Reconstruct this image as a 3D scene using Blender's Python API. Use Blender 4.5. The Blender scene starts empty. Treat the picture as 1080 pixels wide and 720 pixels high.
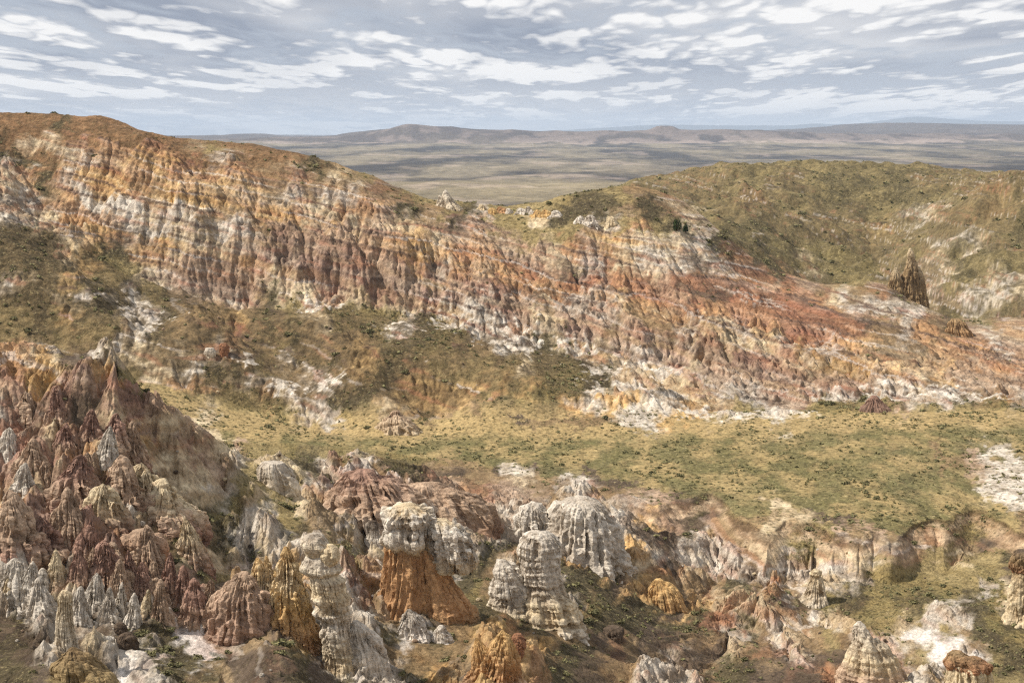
import bpy, math, numpy as np
rng = np.random.default_rng(7)
F4 = np.float32
# ------------------------------------------------------------------ measures
# metres; the viewer stands on an overlook at the origin, looking along +Y and 8.5 degrees down
FOC = 1484.0
PIT = math.atan(222.0 / FOC)
CP, SP = math.cos(PIT), math.sin(PIT)

def v2e(v):
    """slope (dz/dy) of the sight line that a picture row v stands for"""
    yu = 360.0 - np.asarray(v, float)
    return (-FOC * SP + yu * CP) / (FOC * CP + yu * SP)

def u2a(u, e):
    return (np.asarray(u, float) - 540.0) * (CP - e * SP) / FOC

def ae2uv(a, e):
    zc = CP - e * SP
    return 540.0 + FOC * a / zc, 360.0 - FOC * (SP + e * CP) / zc

# ------------------------------------------------------------------ noise
_P = rng.permutation(4096).astype(np.int64)
_ANG = (rng.random(4096) * 2 * np.pi)
_GX, _GY = np.cos(_ANG).astype(F4), np.sin(_ANG).astype(F4)
_R1, _R2 = rng.random(4096).astype(F4), rng.random(4096).astype(F4)

def _h(ix, iy, s=0):
    return _P[(_P[(ix + s * 131) & 4095] + iy) & 4095]

def perlin(x, y, s=0):
    x = np.asarray(x, F4); y = np.asarray(y, F4)
    fx = np.floor(x); fy = np.floor(y)
    ix = fx.astype(np.int64); iy = fy.astype(np.int64)
    tx = x - fx; ty = y - fy
    ux = tx * tx * tx * (tx * (tx * 6 - 15) + 10); uy = ty * ty * ty * (ty * (ty * 6 - 15) + 10)
    def g(i, j):
        k = _h(ix + i, iy + j, s)
        return _GX[k] * (tx - i) + _GY[k] * (ty - j)
    a = g(0, 0); b = g(1, 0); c = g(0, 1); d = g(1, 1)
    r = a + (b - a) * ux
    r2 = c + (d - c) * ux
    return (r + (r2 - r) * uy) * F4(1.5)

def fbm(x, y, oct=4, s=0, gain=.5):
    r = 0; a = 1.0; t = 0
    for i in range(oct):
        r = r + F4(a) * perlin(x * F4(2.03 ** i) + 17.3 * i, y * F4(2.03 ** i) - 9.1 * i, s + i)
        t += a; a *= gain
    return r / F4(t) * F4(1.5)

def stripes(x, y, gx, gy, lam, s):
    """rills that run down the slope (gx, gy): value with rounded ribs and sharp gullies, and its derivative"""
    st_ = F4(1.7 if lam < 20 else 1.3)
    gy = gy * st_
    px = x / F4(lam); py = y / F4(lam * st_)
    n = np.sqrt(gx * gx + gy * gy) + F4(1e-5)
    qx = -gy / n; qy = gx / n
    fx = np.floor(px); fy = np.floor(py)
    ix = fx.astype(np.int64); iy = fy.astype(np.int64)
    px -= fx; py -= fy
    W = np.full(px.shape, 1e-4, F4); C = np.zeros(px.shape, F4); S = np.zeros(px.shape, F4)
    for i in (-1, 0, 1):
        for j in (-1, 0, 1):
            k = _h(ix + i, iy + j, s)
            vx = px - (i + _R1[k]); vy = py - (j + _R2[k])
            w = 1 - (vx * vx + vy * vy)
            np.maximum(w, 0, out=w); w *= w
            ph = (vx * qx + vy * qy) * F4(6.2832 * 1.1) + _ANG[k].astype(F4)
            C += w * np.cos(ph); S += w * np.sin(ph); W += w
    C /= W; S /= W
    m = np.sqrt(C * C + S * S) + F4(1e-4)
    q = np.minimum(m * 2.2, 1) / m
    C *= q; S *= q
    d = -S * F4(6.2832 / lam)
    return C, d * qx, d * qy / st_

def worley(x, y, s=0):
    fx = np.floor(x); fy = np.floor(y)
    ix = fx.astype(np.int64); iy = fy.astype(np.int64)
    px = x - fx; py = y - fy
    best = np.full(px.shape, 9, F4); idk = np.zeros(px.shape, F4)
    for i in (-1, 0, 1):
        for j in (-1, 0, 1):
            k = _h(ix + i, iy + j, s)
            vx = px - (i + _R1[k]); vy = py - (j + _R2[k])
            d = vx * vx + vy * vy
            m = d < best
            best = np.where(m, d, best); idk = np.where(m, _R1[(k * 7 + 3) & 4095], idk)
    return np.sqrt(best), idk

def sstep(a, b, x):
    t = np.clip((x - a) / (b - a), 0, 1)
    return t * t * (3 - 2 * t)

def pchip(xs, ys, xq):
    xs = np.asarray(xs, float); ys = np.asarray(ys, float)
    h = np.diff(xs); d = np.diff(ys) / h
    m = np.zeros(len(xs))
    if len(xs) > 2:
        same = d[:-1] * d[1:] > 0
        w1 = 2 * h[1:] + h[:-1]; w2 = h[1:] + 2 * h[:-1]
        with np.errstate(divide='ignore', invalid='ignore'):
            hm = (w1 + w2) / (w1 / d[:-1] + w2 / d[1:])
        m[1:-1] = np.where(same, hm, 0)
    m[0] = d[0]; m[-1] = d[-1]
    xq = np.clip(xq, xs[0], xs[-1])
    i = np.clip(np.searchsorted(xs, xq, side='right') - 1, 0, len(xs) - 2)
    t = (xq - xs[i]) / h[i]
    return ((1 + 2 * t) * (1 - t) ** 2 * ys[i] + t * (1 - t) ** 2 * h[i] * m[i]
            + t * t * (3 - 2 * t) * ys[i + 1] + t * t * (t - 1) * h[i] * m[i + 1])

# ------------------------------------------------------------------ lie of the land: survey lines
# 'v' lines: (picture column, picture row, distance in m); 'z' lines: (column, height in m, distance)
LINES = [
 ('z', [(-150, -2.2, 3), (1230, -2.2, 3)]),
 ('z', [(-150, -9, 14), (1230, -9, 14)]),
 ('z', [(-150, -33, 60), (1230, -33, 60)]),
 ('z', [(-150, -39, 86), (300, -39, 86), (750, -46, 95), (1230, -46, 95)]),
 ('v', [(-150, 722, 100), (0, 718, 100), (60, 690, 103), (130, 722, 103), (230, 715, 106), (290, 680, 108), (360, 712, 112), (450, 722, 113), (520, 690, 120), (600, 725, 124), (750, 722, 142), (900, 722, 142), (1020, 715, 142), (1230, 722, 140)]),
 ('v', [(-150, 672, 110), (0, 668, 110), (60, 672, 112), (150, 660, 115), (230, 664, 118), (290, 655, 122), (360, 664, 126), (450, 662, 132), (600, 672, 142), (700, 690, 152), (770, 695, 160), (830, 680, 164), (920, 660, 164), (1080, 655, 162), (1230, 655, 160)]),
 ('v', [(-150, 560, 122), (0, 575, 122), (100, 570, 124), (200, 585, 128), (260, 605, 134), (330, 590, 142), (420, 610, 147), (520, 620, 152), (600, 620, 158), (700, 655, 168), (770, 652, 176), (850, 640, 184), (950, 642, 184), (1080, 640, 178), (1230, 640, 176)]),
 ('v', [(-150, 440, 136), (0, 460, 137), (100, 462, 138), (180, 500, 142), (240, 530, 150), (320, 545, 162), (400, 545, 170), (480, 555, 174), (540, 572, 176), (620, 590, 178), (700, 610, 184), (760, 632, 190), (850, 620, 192), (950, 615, 194), (1080, 610, 189), (1230, 606, 189)]),
 ('v', [(-150, 345, 150), (0, 372, 150), (60, 374, 151), (120, 376, 153), (148, 412, 157), (200, 460, 164), (250, 492, 171), (300, 490, 178), (345, 498, 181), (375, 486, 184), (450, 510, 188), (520, 548, 192), (560, 540, 195), (605, 524, 198), (650, 548, 199), (700, 566, 201), (760, 590, 203), (800, 594, 204), (900, 606, 203), (1000, 600, 202), (1080, 592, 198), (1230, 585, 198)]),
 ('z', [(-150, -36, 180), (0, -40, 185), (120, -46, 188), (200, -50, 190), (300, -54, 204), (380, -56, 214), (450, -58, 222), (540, -60, 222), (620, -62, 216), (700, -63.5, 211), (800, -64, 207), (900, -64, 205.5), (1000, -63, 204), (1080, -62.5, 201), (1230, -62, 201)]),
 ('z', [(-150, -48, 240), (0, -52, 245), (120, -56, 250), (300, -59.8, 266), (380, -60, 262), (450, -60, 254), (540, -60, 240), (620, -60, 232), (700, -60, 223), (800, -60, 217), (900, -60, 213), (1000, -60.2, 210.5), (1080, -60.5, 207), (1230, -60.5, 207)]),
 ('v', [(-150, 380, 290), (0, 392, 290), (100, 396, 291), (180, 408, 292), (250, 430, 292), (330, 444, 290), (420, 446, 290), (600, 444, 290), (750, 440, 290), (900, 434, 292), (1080, 430, 292), (1230, 430, 292)]),
 ('v', [(-150, 225, 345), (0, 240, 343), (60, 262, 342), (110, 292, 340), (150, 318, 338), (190, 318, 342), (250, 338, 340), (300, 338, 342), (345, 336, 344), (380, 342, 344), (430, 345, 342), (500, 362, 338), (560, 378, 334), (630, 398, 326), (700, 416, 318), (800, 424, 312), (900, 424, 312), (1080, 420, 312), (1230, 420, 312)]),
 ('v', [(-150, 215, 362), (0, 228, 360), (60, 252, 358), (110, 280, 356), (150, 305, 354), (190, 310, 356), (250, 328, 354), (345, 324, 356), (430, 338, 354), (500, 352, 350), (560, 366, 346), (630, 384, 338), (700, 400, 330), (800, 408, 324), (900, 408, 324), (1080, 408, 324), (1230, 408, 324)]),
 ('v', [(-150, 170, 392), (0, 176, 392), (40, 205, 390), (90, 215, 388), (140, 208, 386), (220, 222, 384), (290, 238, 384), (360, 250, 384), (430, 268, 382), (540, 300, 376), (660, 328, 368), (760, 345, 360), (850, 368, 352), (950, 386, 344), (1080, 400, 340), (1230, 405, 340)]),
 ('v', [(-150, 118, 432), (0, 122, 432), (50, 124, 430), (100, 125, 430), (130, 132, 432), (165, 144, 434), (200, 149, 436), (260, 151, 438), (300, 160, 438), (345, 173, 440), (400, 190, 442), (450, 210, 446), (500, 221, 450), (560, 231, 452), (620, 238, 452), (700, 247, 448), (760, 257, 442), (800, 265, 438), (850, 260, 434), (900, 260, 430), (940, 272, 424), (970, 300, 416), (1010, 328, 406), (1080, 345, 400), (1230, 360, 400)]),
 ('z', [(-150, -2, 520), (150, -12, 520), (300, -24, 520), (450, -38, 520), (700, -60, 520), (850, -60, 500), (950, -62, 490), (1080, -64, 480), (1230, -64, 480)]),
 ('z', [(-150, -40, 650), (300, -55, 650), (450, -64, 650), (550, -66, 640), (650, -64, 620), (720, -58, 620), (850, -56, 640), (930, -58, 640), (1000, -50, 600), (1080, -44, 590), (1230, -40, 590)]),
 ('v', [(-150, 270, 780), (450, 262, 780), (560, 232, 780), (640, 222, 780), (700, 226, 780), (760, 215, 780), (820, 207, 780), (880, 214, 780), (930, 226, 790), (980, 218, 780), (1040, 200, 770), (1080, 192, 765), (1230, 188, 760)]),
 ('v', [(-150, 262, 1080), (450, 250, 1080), (520, 238, 1080), (580, 221, 1080), (610, 211, 1080), (650, 198, 1080), (700, 186, 1080), (750, 179, 1080), (800, 175, 1080), (900, 174, 1080), (1000, 179, 1080), (1080, 186, 1080), (1230, 190, 1080)]),
 ('z', [(-150, -110, 1500), (700, -108, 1500), (1230, -80, 1500)]),
 ('v', [(-150, 213, 2600), (1230, 213, 2600)]),
 ('v', [(-150, 183, 4500), (1230, 181, 4500)]),
 ('v', [(-150, 168, 6500), (1230, 166, 6500)]),
 ('v', [(-150, 158, 8500), (500, 157, 8500), (1230, 155, 8500)]),
 ('v', [(-150, 153, 10000), (380, 153.5, 10000), (560, 153, 10000), (700, 152, 10000), (1230, 149, 10000)]),
 ('v', [(-150, 148.5, 11000), (330, 148.5, 11000), (375, 146, 11000), (405, 139.5, 11000), (430, 133, 11000), (470, 135.5, 11000), (520, 137.5, 11000), (600, 139.8, 11000), (680, 140.3, 11000), (684, 140.0, 11000), (695, 136.3, 11000), (708, 136.0, 11000), (718, 139.6, 11000), (760, 138.5, 11000), (820, 140, 11000), (1230, 143, 11000)]),
 ('v', [(-150, 147, 13000), (340, 147, 13000), (430, 137, 13000), (600, 141, 13000), (850, 142, 13000), (1230, 139, 13000)]),
 ('v', [(-150, 145, 18000), (380, 145, 18000), (600, 141.5, 18000), (760, 139, 18000), (850, 136.5, 18000), (920, 133.2, 18000), (1000, 130.5, 18000), (1080, 131.5, 18000), (1230, 134, 18000)]),
 ('v', [(-150, 144.6, 26000), (400, 144.6, 26000), (700, 143, 26000), (1230, 140, 26000)]),
 ('v', [(-150, 143, 30000), (200, 142.8, 30000), (330, 142, 30000), (400, 143, 30000), (700, 143, 30000), (1230, 140, 30000)]),
 ('v', [(-150, 146, 40000), (1230, 144, 40000)]),
 ('v', [(-150, 147, 48000), (400, 145, 48000), (560, 140, 48000), (600, 137.2, 48000), (640, 134.5, 48000), (700, 131.8, 48000), (760, 132.6, 48000), (830, 132.2, 48000), (862, 130.4, 48000), (885, 131.5, 48000), (930, 127.5, 48000), (970, 123.3, 48000), (1000, 125.2, 48000), (1040, 127.6, 48000), (1080, 128, 48000), (1230, 131, 48000)]),
 ('z', [(-150, -400, 54000), (1230, -300, 54000)]),
]
# class of ground cover and clay read off the site, 18 units a cell (rows from 108 down)
CM = '''
rrrrrrrrrrrrrrrrrrrttttttttttttttttttttttttttttttttttttttttt
rrrsrrrrrrrrrrrrrrrttttttttttttttttttttttttttttttttttttttttt
srcrOroooOrbtbrrrrrttttttttttttttttttttttttttttttttttttttttt
wsrcoooyyyoOrwbrrbsbbttttttttttttttttttttttttttttttttttttttt
cosowyyyoyoyyoObbObcbbbbtttttttttttttbbbbbbttbbtssstssbbbbOb
wosbowwwbyyyyyybwwbwwbbbtbtttttttssstbsbbbtOObttsstsssttboob
wwwooowwcwwccbpyyoccoopsbbtswttccsssbssbctbbbbbbbbsttwwcbbbs
sscooookwwcwbwwbpppypcpccpmkpttttttwtotsctsssbsbbbbybbtbbbbs
sssccyssyycccpppmppppppoyycpopppcopyyyccwsssksggggbbbtbwwwcb
ssscysgtcpcpppommpmpmppmowooooOckwwOccwwkwOOsObcgggbkppcstst
wcssyttsccppppppcpmmpmmppbpmpoooooOooOcpOOOOpOpbbttbbwpwtcwc
ssscswswtskkpwpbsccpcpmppmmpmmpkcwwoyoockkkOOOOOcwbOkbcmpwwc
tstyssswwsbybybsktccggccppcwwpppbppwcbbooyyooOOOObwwwwbkggtb
tsstttcwwsbbbObsbsbbbsgwsgcwwwmpcmpbppbbwccwyyOOoOkbbwobkpwp
ocyckkwcccbbwObbtsbbybsgsgbbwwwssccbpmpmppcbccwywyybbboooowp
ooyybkwgtccwssbtbwsbyyssbbttbtcssskcwwcpcppmmmppcbyyyyyyppoo
mmybmyyggtoogcwwcbwsbssbyyyytytyggsscccccpppmpmppppwwcbypppp
pmmmmpmmgggstgtocwbwssbbyybybssgssywywwccpwwwppmpmkppwwwsbow
wmkmkkpmmpcctgtggcwwgsccsbbtbgkbbbbbbwwyycctgwttggtgggggtggs
mpcmkkccmppccgggtgtstttttttttggtggttttttggggttgtttggggggggtg
mmmpoccoyccpccpttgstgtgggtgggggggggtgggttggggggggggssttbtsws
ppmmmpbmcbcpbwtccsswmwbssbbbkwwksskggtgttgggggggggttttsbbpww
ckcpccmbccccwtttccsmmmpppkkbbbcbbwkkkggtgttttggtgtggstgtgtww
ompppmmoybbsgtctttwcpmmmppobpppbwwwbbppkskkttctttgtgsgttgttw
mmmmppwwcbbbswwwttcwwpmbbkOOpwwwwwwwwwypkkbbbcckkkttggggggtb
wmmmmmOoopbbswwwwsbbwkwccwwbwwkwwwwbwkkkswbbccggpbpbkbobbkbb
wwwmmmmOcbsccwscwwwtggccwwwwssbbsyyyywwkwwwbccwpcccwppbtctts
wwwwwwmmmcmsttpyyywwpmoyywwssbwbsssycbbocwwkwcwwwwcttttttgtk
kwwwwcwcmmmckpyyyywwmboyobssgbbwsssskyybbbssbobccwwggggttwgc
wwwccwwwwmmmmppyyowwmbppssbsssbkwwbgssskyccccbkkggsggsggssgc
kswkwkwwwwkwwppykywwpwbbwkbbsbsskkkssskssOOcccbbwcbtctwwwsgs
skwwkkkkssWWWbbbkywwwwwsWssbyybbbbbkbkkkbkwsbwcbtbwccWWtbssg
skwbbcwwwssWskkkkskwwwwbbbbbyyyybsskbkbwkkcbbkwkkkwwbtWWwtss
sskttkwWwwssbkkkssksswwwsyykyyyosskbbwwwwbsskkkkOOwwbcwbwttt
'''.split()
CM = [r[:60].ljust(60, 't') for r in CM]
KEYS = 'oOywcpmgtskbWr'
PAL = {  # two sRGB tones a class
 'o': ((194, 154, 112), (156, 118, 84)), 'O': ((166, 120, 90), (124, 90, 68)),
 'y': ((214, 180, 124), (172, 136, 90)), 'w': ((218, 208, 192), (158, 144, 126)),
 'c': ((216, 198, 164), (172, 150, 118)), 'p': ((192, 166, 140), (142, 118, 98)),
 'm': ((170, 136, 118), (120, 94, 81)), 'g': ((116, 106, 70), (142, 124, 82)),
 't': ((164, 146, 104), (136, 119, 80)), 's': ((98, 89, 65), (82, 72, 54)),
 'k': ((104, 89, 74), (80, 68, 57)), 'b': ((154, 130, 96), (118, 98, 72)),
 'W': ((244, 236, 226), (222, 212, 200)), 'r': ((150, 116, 84), (114, 90, 64))}
RELIEF = dict(o=1, O=.8, y=1, w=.95, c=.8, p=1, m=1, g=.08, t=.14, s=.2, k=.28, b=.26, W=.15, r=.14)
VEG = dict(o=0, O=.05, y=0, w=0, c=.02, p=0, m=0, g=1, t=.6, s=.8, k=.3, b=.22, W=0, r=.4)

def lin(c):
    c = np.asarray(c, float) / 255
    return np.where(c < .04045, c / 12.92, ((c + .055) / 1.055) ** 2.4)

# ------------------------------------------------------------------ terrain grid
NCI = 1080
ac = np.concatenate([np.linspace(-.78, -.42, 60, endpoint=False), np.linspace(-.42, .42, NCI, endpoint=False), np.linspace(.42, .78, 60)])
dr = np.concatenate([np.linspace(3, 90, 40, endpoint=False), np.linspace(90, 222, 760, endpoint=False), np.linspace(222, 300, 190, endpoint=False),
                     np.linspace(300, 460, 640, endpoint=False), np.linspace(460, 600, 70, endpoint=False), np.linspace(600, 1110, 230, endpoint=False),
                     np.linspace(1110, 1500, 20, endpoint=False), np.geomspace(1500, 8500, 150, endpoint=False),
                     np.linspace(8500, 13200, 110, endpoint=False), np.linspace(13200, 18200, 50, endpoint=False), np.geomspace(18200, 54000, 90)])
NR, NC = len(dr), len(ac)
Lz, Ld = [], []
for kind, pts in LINES:
    pts = np.array(pts, float)
    if kind == 'v':
        e = v2e(pts[:, 1]); z = e * pts[:, 2]
    else:
        e = pts[:, 1] / pts[:, 2]; z = pts[:, 1]
    a = u2a(pts[:, 0], e)
    Ld.append(pchip(a, pts[:, 2], ac)); Lz.append(pchip(a, z, ac))
Ld = np.array(Ld); Lz = np.array(Lz)
wob = fbm((ac * 22)[None], (ac * 0 + 2.5)[None], 2, 9)[0] * 13 + fbm((ac * 60)[None], (ac * 0 + 7.5)[None], 2, 10)[0] * 1.6
wob = wob * sstep(-.06, .04, ac)
Ld[10] += wob; Ld[9] += wob; Ld[8] += wob * .6; Ld[7] += wob * .3; Ld[9] = np.minimum(Ld[9], Ld[10] - 4.8)
Lz[9] = np.maximum(Lz[9], Lz[10] - 1.7)
rt_ = sstep(.06, .12, ac); Ld[8] = Ld[8] * (1 - rt_) + np.minimum(Ld[8], Ld[9] - 8) * rt_
Lz[8] = Lz[8] * (1 - rt_) + np.maximum(Lz[8], -64.6) * rt_
for i in range(1, len(Ld)):
    Ld[i] = np.maximum(Ld[i], Ld[i - 1] + 2)
Z = np.empty((NR, NC))
for j in range(NC):
    Z[:, j] = pchip(Ld[:, j], Lz[:, j], dr)
A, D = np.meshgrid(ac, dr)
def base_hit(u, v):
    e = float(v2e(v)); a = float(u2a(u, e)); c = int(np.clip(np.searchsorted(ac, a), 0, NC - 1))
    k = int(np.argmax(Z[60:, c] / dr[60:] >= e)) + 60
    return a * dr[k], dr[k]
CHALK_AT = {k: base_hit(*k) for k in ((500, 352), (478, 345), (532, 362), (655, 412), (690, 424), (640, 392), (738, 436), (775, 438), (820, 436), (890, 424), (950, 420), (1000, 418), (1050, 424), (425, 345),
            (335, 325), (150, 330), (255, 400), (345, 428), (300, 424), (610, 368), (700, 395))}
# spurs (+) and draws (-) : crest points, height, half-width in metres
SPURS = [([(112, 352), (170, 376), (228, 406)], 3.2, 10), ([(372, 425), (405, 402), (470, 404), (540, 420)], 5.0, 15), ([(200, 350), (262, 390), (312, 414), (400, 446)], 3.6, 9),
         ([(528, 444), (575, 432), (655, 440)], 4.2, 13), ([(640, 574), (700, 594), (760, 626), (805, 648)], 2.2, 6), ([(232, 520), (285, 550), (335, 590)], 2.6, 8),
         ([(470, 640), (600, 650), (740, 700)], 1.5, 9), ([(8, 150), (30, 188), (52, 228)], -4.5, 9), ([(300, 345), (350, 375), (390, 400)], 2.5, 9), ([(60, 260), (120, 300), (160, 340)], -2.5, 9),
         ([(240, 338), (300, 372), (350, 430)], -3.0, 9), ([(700, 252), (780, 232), (850, 222)], 11, 38), ([(960, 262), (1010, 232), (1078, 212)], 7, 42), ([(865, 262), (900, 232), (930, 212)], -12, 42),
         ([(790, 216), (840, 205), (880, 200)], -9, 42), ([(1000, 250), (1060, 240)], -5, 35), ([(620, 232), (680, 205), (740, 190)], 5, 35), ([(330, 178), (400, 226), (440, 262)], 3, 11), ([(150, 160), (190, 200), (215, 240)], 3.0, 10)]
for pts_, hh_, ww_ in SPURS:
    P_ = [base_hit(*q) for q in pts_]
    r0_ = int(np.searchsorted(dr, min(p[1] for p in P_) - ww_ * 1.6)); r1_ = int(np.searchsorted(dr, max(p[1] for p in P_) + ww_ * 1.6))
    xx, yy = A[r0_:r1_] * D[r0_:r1_], D[r0_:r1_]
    dd_ = np.full(xx.shape, 1e9)
    for (x0, y0), (x1, y1) in zip(P_[:-1], P_[1:]):
        t_ = np.clip(((xx - x0) * (x1 - x0) + (yy - y0) * (y1 - y0)) / ((x1 - x0) ** 2 + (y1 - y0) ** 2), 0, 1)
        dd_ = np.minimum(dd_, np.hypot(xx - x0 - t_ * (x1 - x0), yy - y0 - t_ * (y1 - y0)))
    Z[r0_:r1_] += hh_ * (1 - sstep(0, 1, dd_ / (ww_ * 1.5)))
X = (A * D).astype(F4); Y = D.astype(F4)
A = A.astype(F4)
# light smoothing across columns
for _ in range(6):
    Z[:, 1:-1] = .25 * Z[:, :-2] + .5 * Z[:, 1:-1] + .25 * Z[:, 2:]
def at_line(i):
    return Ld[i][None, :]
Lq = [np.broadcast_to(l, (NR, NC)) for l in Ld]
# region index by distance
reg = np.zeros((NR, NC), np.int8)
reg[Y >= Lq[10]] = 1      # meadow
reg[Y >= Lq[11]] = 2      # ridge
reg[Y >= Lq[16]] = 3      # grassy hills
reg[Y >= Lq[20]] = 4      # plain
reg[Y >= Lq[25]] = 5      # mesa
reg[Y >= Lq[31]] = 6      # mountains

# class look-up position: sight line over the smooth land (behind a brow the brow's own class carries on)
E = np.maximum.accumulate((Z / D).astype(F4)[40:], axis=0)
E = np.concatenate([np.repeat(E[:1], 40, 0), E], 0)
U, V = ae2uv(A, E)
U = U.astype(F4); V = V.astype(F4)
near = (Y < 1520)
nr = int(np.searchsorted(dr, 1520))
sc_ = np.clip(Y[:nr] / 150, .6, 4).astype(F4)
xs = X[:nr] / sc_; ys = Y[:nr] / sc_
zs = Z[:nr].astype(F4) / sc_
yz = ys * F4(.6) + zs * F4(1.5)
w1 = fbm(xs / 9, yz / 7, 4, 3, .6) * 30; w2 = fbm(xs / 9 + 50, yz / 7, 4, 5, .6) * 18
w1 = w1 + fbm(xs / 1.6, yz / 1.3, 4, 23, .65) * 12; w2 = w2 + fbm(xs / 1.6 + 9, yz / 1.3, 4, 25, .65) * 9
uu = U[:nr] + w1; vv = V[:nr] + w2
IDX = np.array([[KEYS.index(ch) for ch in r] for r in CM], np.int64)
H0, W0 = IDX.shape
def look(table, u, v, soft):
    gx = np.clip(u / 18 - .5, 0, W0 - 1.001); gy = np.clip((v - 108) / 18 - .5, 0, H0 - 1.001)
    ix = gx.astype(np.int64); iy = gy.astype(np.int64)
    tx = gx - ix; ty = gy - iy
    if soft < 1:
        tx = sstep(.5 - soft / 2, .5 + soft / 2, tx); ty = sstep(.5 - soft / 2, .5 + soft / 2, ty)
    if table.ndim == 3:
        tx = tx[..., None]; ty = ty[..., None]
    return (table[IDX[iy, ix]] if False else 0) if False else (
        (table[iy, ix] * (1 - tx) + table[iy, ix + 1] * tx) * (1 - ty) + (table[iy + 1, ix] * (1 - tx) + table[iy + 1, ix + 1] * tx) * ty)
relT = np.array([RELIEF[k] for k in KEYS], F4)[IDX]
vegT = np.array([VEG[k] for k in KEYS], F4)[IDX]
c1T = np.array([lin(PAL[k][0]) for k in KEYS], F4)[IDX]
c2T = np.array([lin(PAL[k][1]) for k in KEYS], F4)[IDX]
rel = look(relT, U[:nr] + w1 * .4, V[:nr] + w2 * .4, 1).astype(F4) * sstep(88, 97, Y[:nr])
flat = np.zeros((nr, NC), F4)
# the meadow is flat: relief dies out between its rim and its far edge
Yn = Y[:nr]
mead = sstep(-1.0, 1.5, Yn - Lq[10][:nr]) * (1 - sstep(-6, 2, Yn - Lq[11][:nr]))
rel = rel * (1 - mead * .93)
rim = sstep(-16, -9, Yn - Lq[10][:nr]) * (1 - sstep(0, 3, Yn - Lq[10][:nr])) * sstep(420, 560, U[:nr])
rel = rel * (1 - .72 * rim)
veg = look(vegT, uu, vv, .5).astype(F4)

# ------------------------------------------------------------------ relief: broad lumps, then rills of falling size
def gradients(z):
    za = np.gradient(z, ac, axis=1) / D[:z.shape[0]]
    zy = np.gradient(z, dr[:z.shape[0]], axis=0) - (A[:z.shape[0]] / D[:z.shape[0]]) * za * D[:z.shape[0]]
    return za.astype(F4), zy.astype(F4)

Xn = X[:nr]; x_ = Xn; y_ = Yn
hillamp = np.where(reg[:nr] == 3, 3.5, 1.0).astype(F4)
hillamp = np.where(reg[:nr] == 1, .25, hillamp)
bl = np.copy(Z[:nr]).astype(F4)
bl += hillamp * (1.3 * fbm(x_ / 22, y_ / 22, 3, 11)) * (1 - .8 * mead)
bl += np.where(reg[:nr] == 3, 5 * fbm(x_ / 110, y_ / 110, 3, 71), 0).astype(F4)
rel = rel * (1 - .55 * np.exp(-((Yn - Lq[15][:nr]) / 12) ** 2)).astype(F4) * np.where(reg[:nr] == 3, .38, 1).astype(F4)
midm = (sstep(291, 296, Yn) * (1 - sstep(Lq[13][:nr] - 3, Lq[13][:nr] + 3, Yn)) * (1 - sstep(560, 660, U[:nr]))).astype(F4)
ftop = (sstep(Lq[14][:nr] + 2, Lq[15][:nr] - 8, Yn) * (reg[:nr] == 2) * sstep(300, 460, U[:nr])).astype(F4)
rel = rel * (1 - .5 * midm) * (1 - .45 * ftop) * np.where((reg[:nr] == 2) & (midm < .5), .82, 1).astype(F4)
gx, gy = gradients(bl.astype(float))
gx = gx + .22 * fbm(x_ / 18, y_ / 18, 3, 301) * sstep(.05, .3, np.abs(gy))
for g_ in (gx, gy):   # smooth directions a little
    g_[1:-1] = (g_[:-2] + g_[1:-1] + g_[2:]) / 3
dsp = np.zeros_like(bl)
farW = (Yn / 150).astype(F4)
rib = None
for lam, amp, lo, hi in ((60, 4.2, 560, 2000), (26, 2.2, 100, 1500), (11, 1.15, 0, 1500), (5.5, .7, 0, 900), (2.9, .52, 0, 600), (1.5, .32, 0, 480), (.75, .13, 0, 230)):
    rows = np.where((dr[:nr] >= lo * .8) & (dr[:nr] < hi))[0]
    r0, r1 = rows[0], rows[-1] + 1
    C, dx, dy = stripes(x_[r0:r1], y_[r0:r1], gx[r0:r1], gy[r0:r1], lam, int(lam * 10) % 97)
    sl = np.sqrt(gx[r0:r1] ** 2 + gy[r0:r1] ** 2)
    am = amp * rel[r0:r1] * sstep(.03, .35, sl) * sstep(lo * .8, lo * 1.2 + 1, Yn[r0:r1]) * (1 - sstep(hi * .8, hi, Yn[r0:r1]))
    if lam == 26:
        am = am * (.45 + .55 * sstep(280, 330, Yn[r0:r1]))
    h = np.sqrt(np.clip((1 + C) * .5, 0.002, 1)) * 2 - 1.25
    dsp[r0:r1] += am * h
    gx[r0:r1] += am * dx * .6; gy[r0:r1] += am * dy * .6
    if lam == 2.9: rib3 = np.zeros_like(dsp); rib3[r0:r1] = h
    if lam == 5.5: rib6 = np.zeros_like(dsp); rib6[r0:r1] = h
# pinnacle fields: clay cones on the left spur and along the ridge foot
pin = look(np.array([dict(m=1, p=.8, w=.6, O=.5, o=.5, y=.6, c=.7, b=.3).get(k, 0) for k in KEYS], F4)[IDX], U[:nr] + w1 * .4, V[:nr] + w2 * .4, 1)
pin = pin * (1 - mead) * (1 - rim) * (1 - .75 * np.exp(-((Yn - Lq[8][:nr]) / 7) ** 2) * (1 - sstep(300, 420, U[:nr]))) * sstep(90, 100, Yn)
fgp = (Yn < 205)
wx = x_ + fbm(x_ / 5, y_ / 5, 2, 41) * 1.6; wy = y_ + fbm(x_ / 5 + 9, y_ / 5, 2, 43) * 1.6
f1, id1 = worley(wx / 3.4, wy / 4.2, 5)
cone = np.clip(1 - f1 * 1.25, 0, 1) ** 1.3
f2, id2 = worley(wx / 1.5, wy / 1.9, 8)
cone2 = np.clip(1 - f2 * 1.2, 0, 1)
leftf = 1 - sstep(360, 640, U[:nr])
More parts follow.
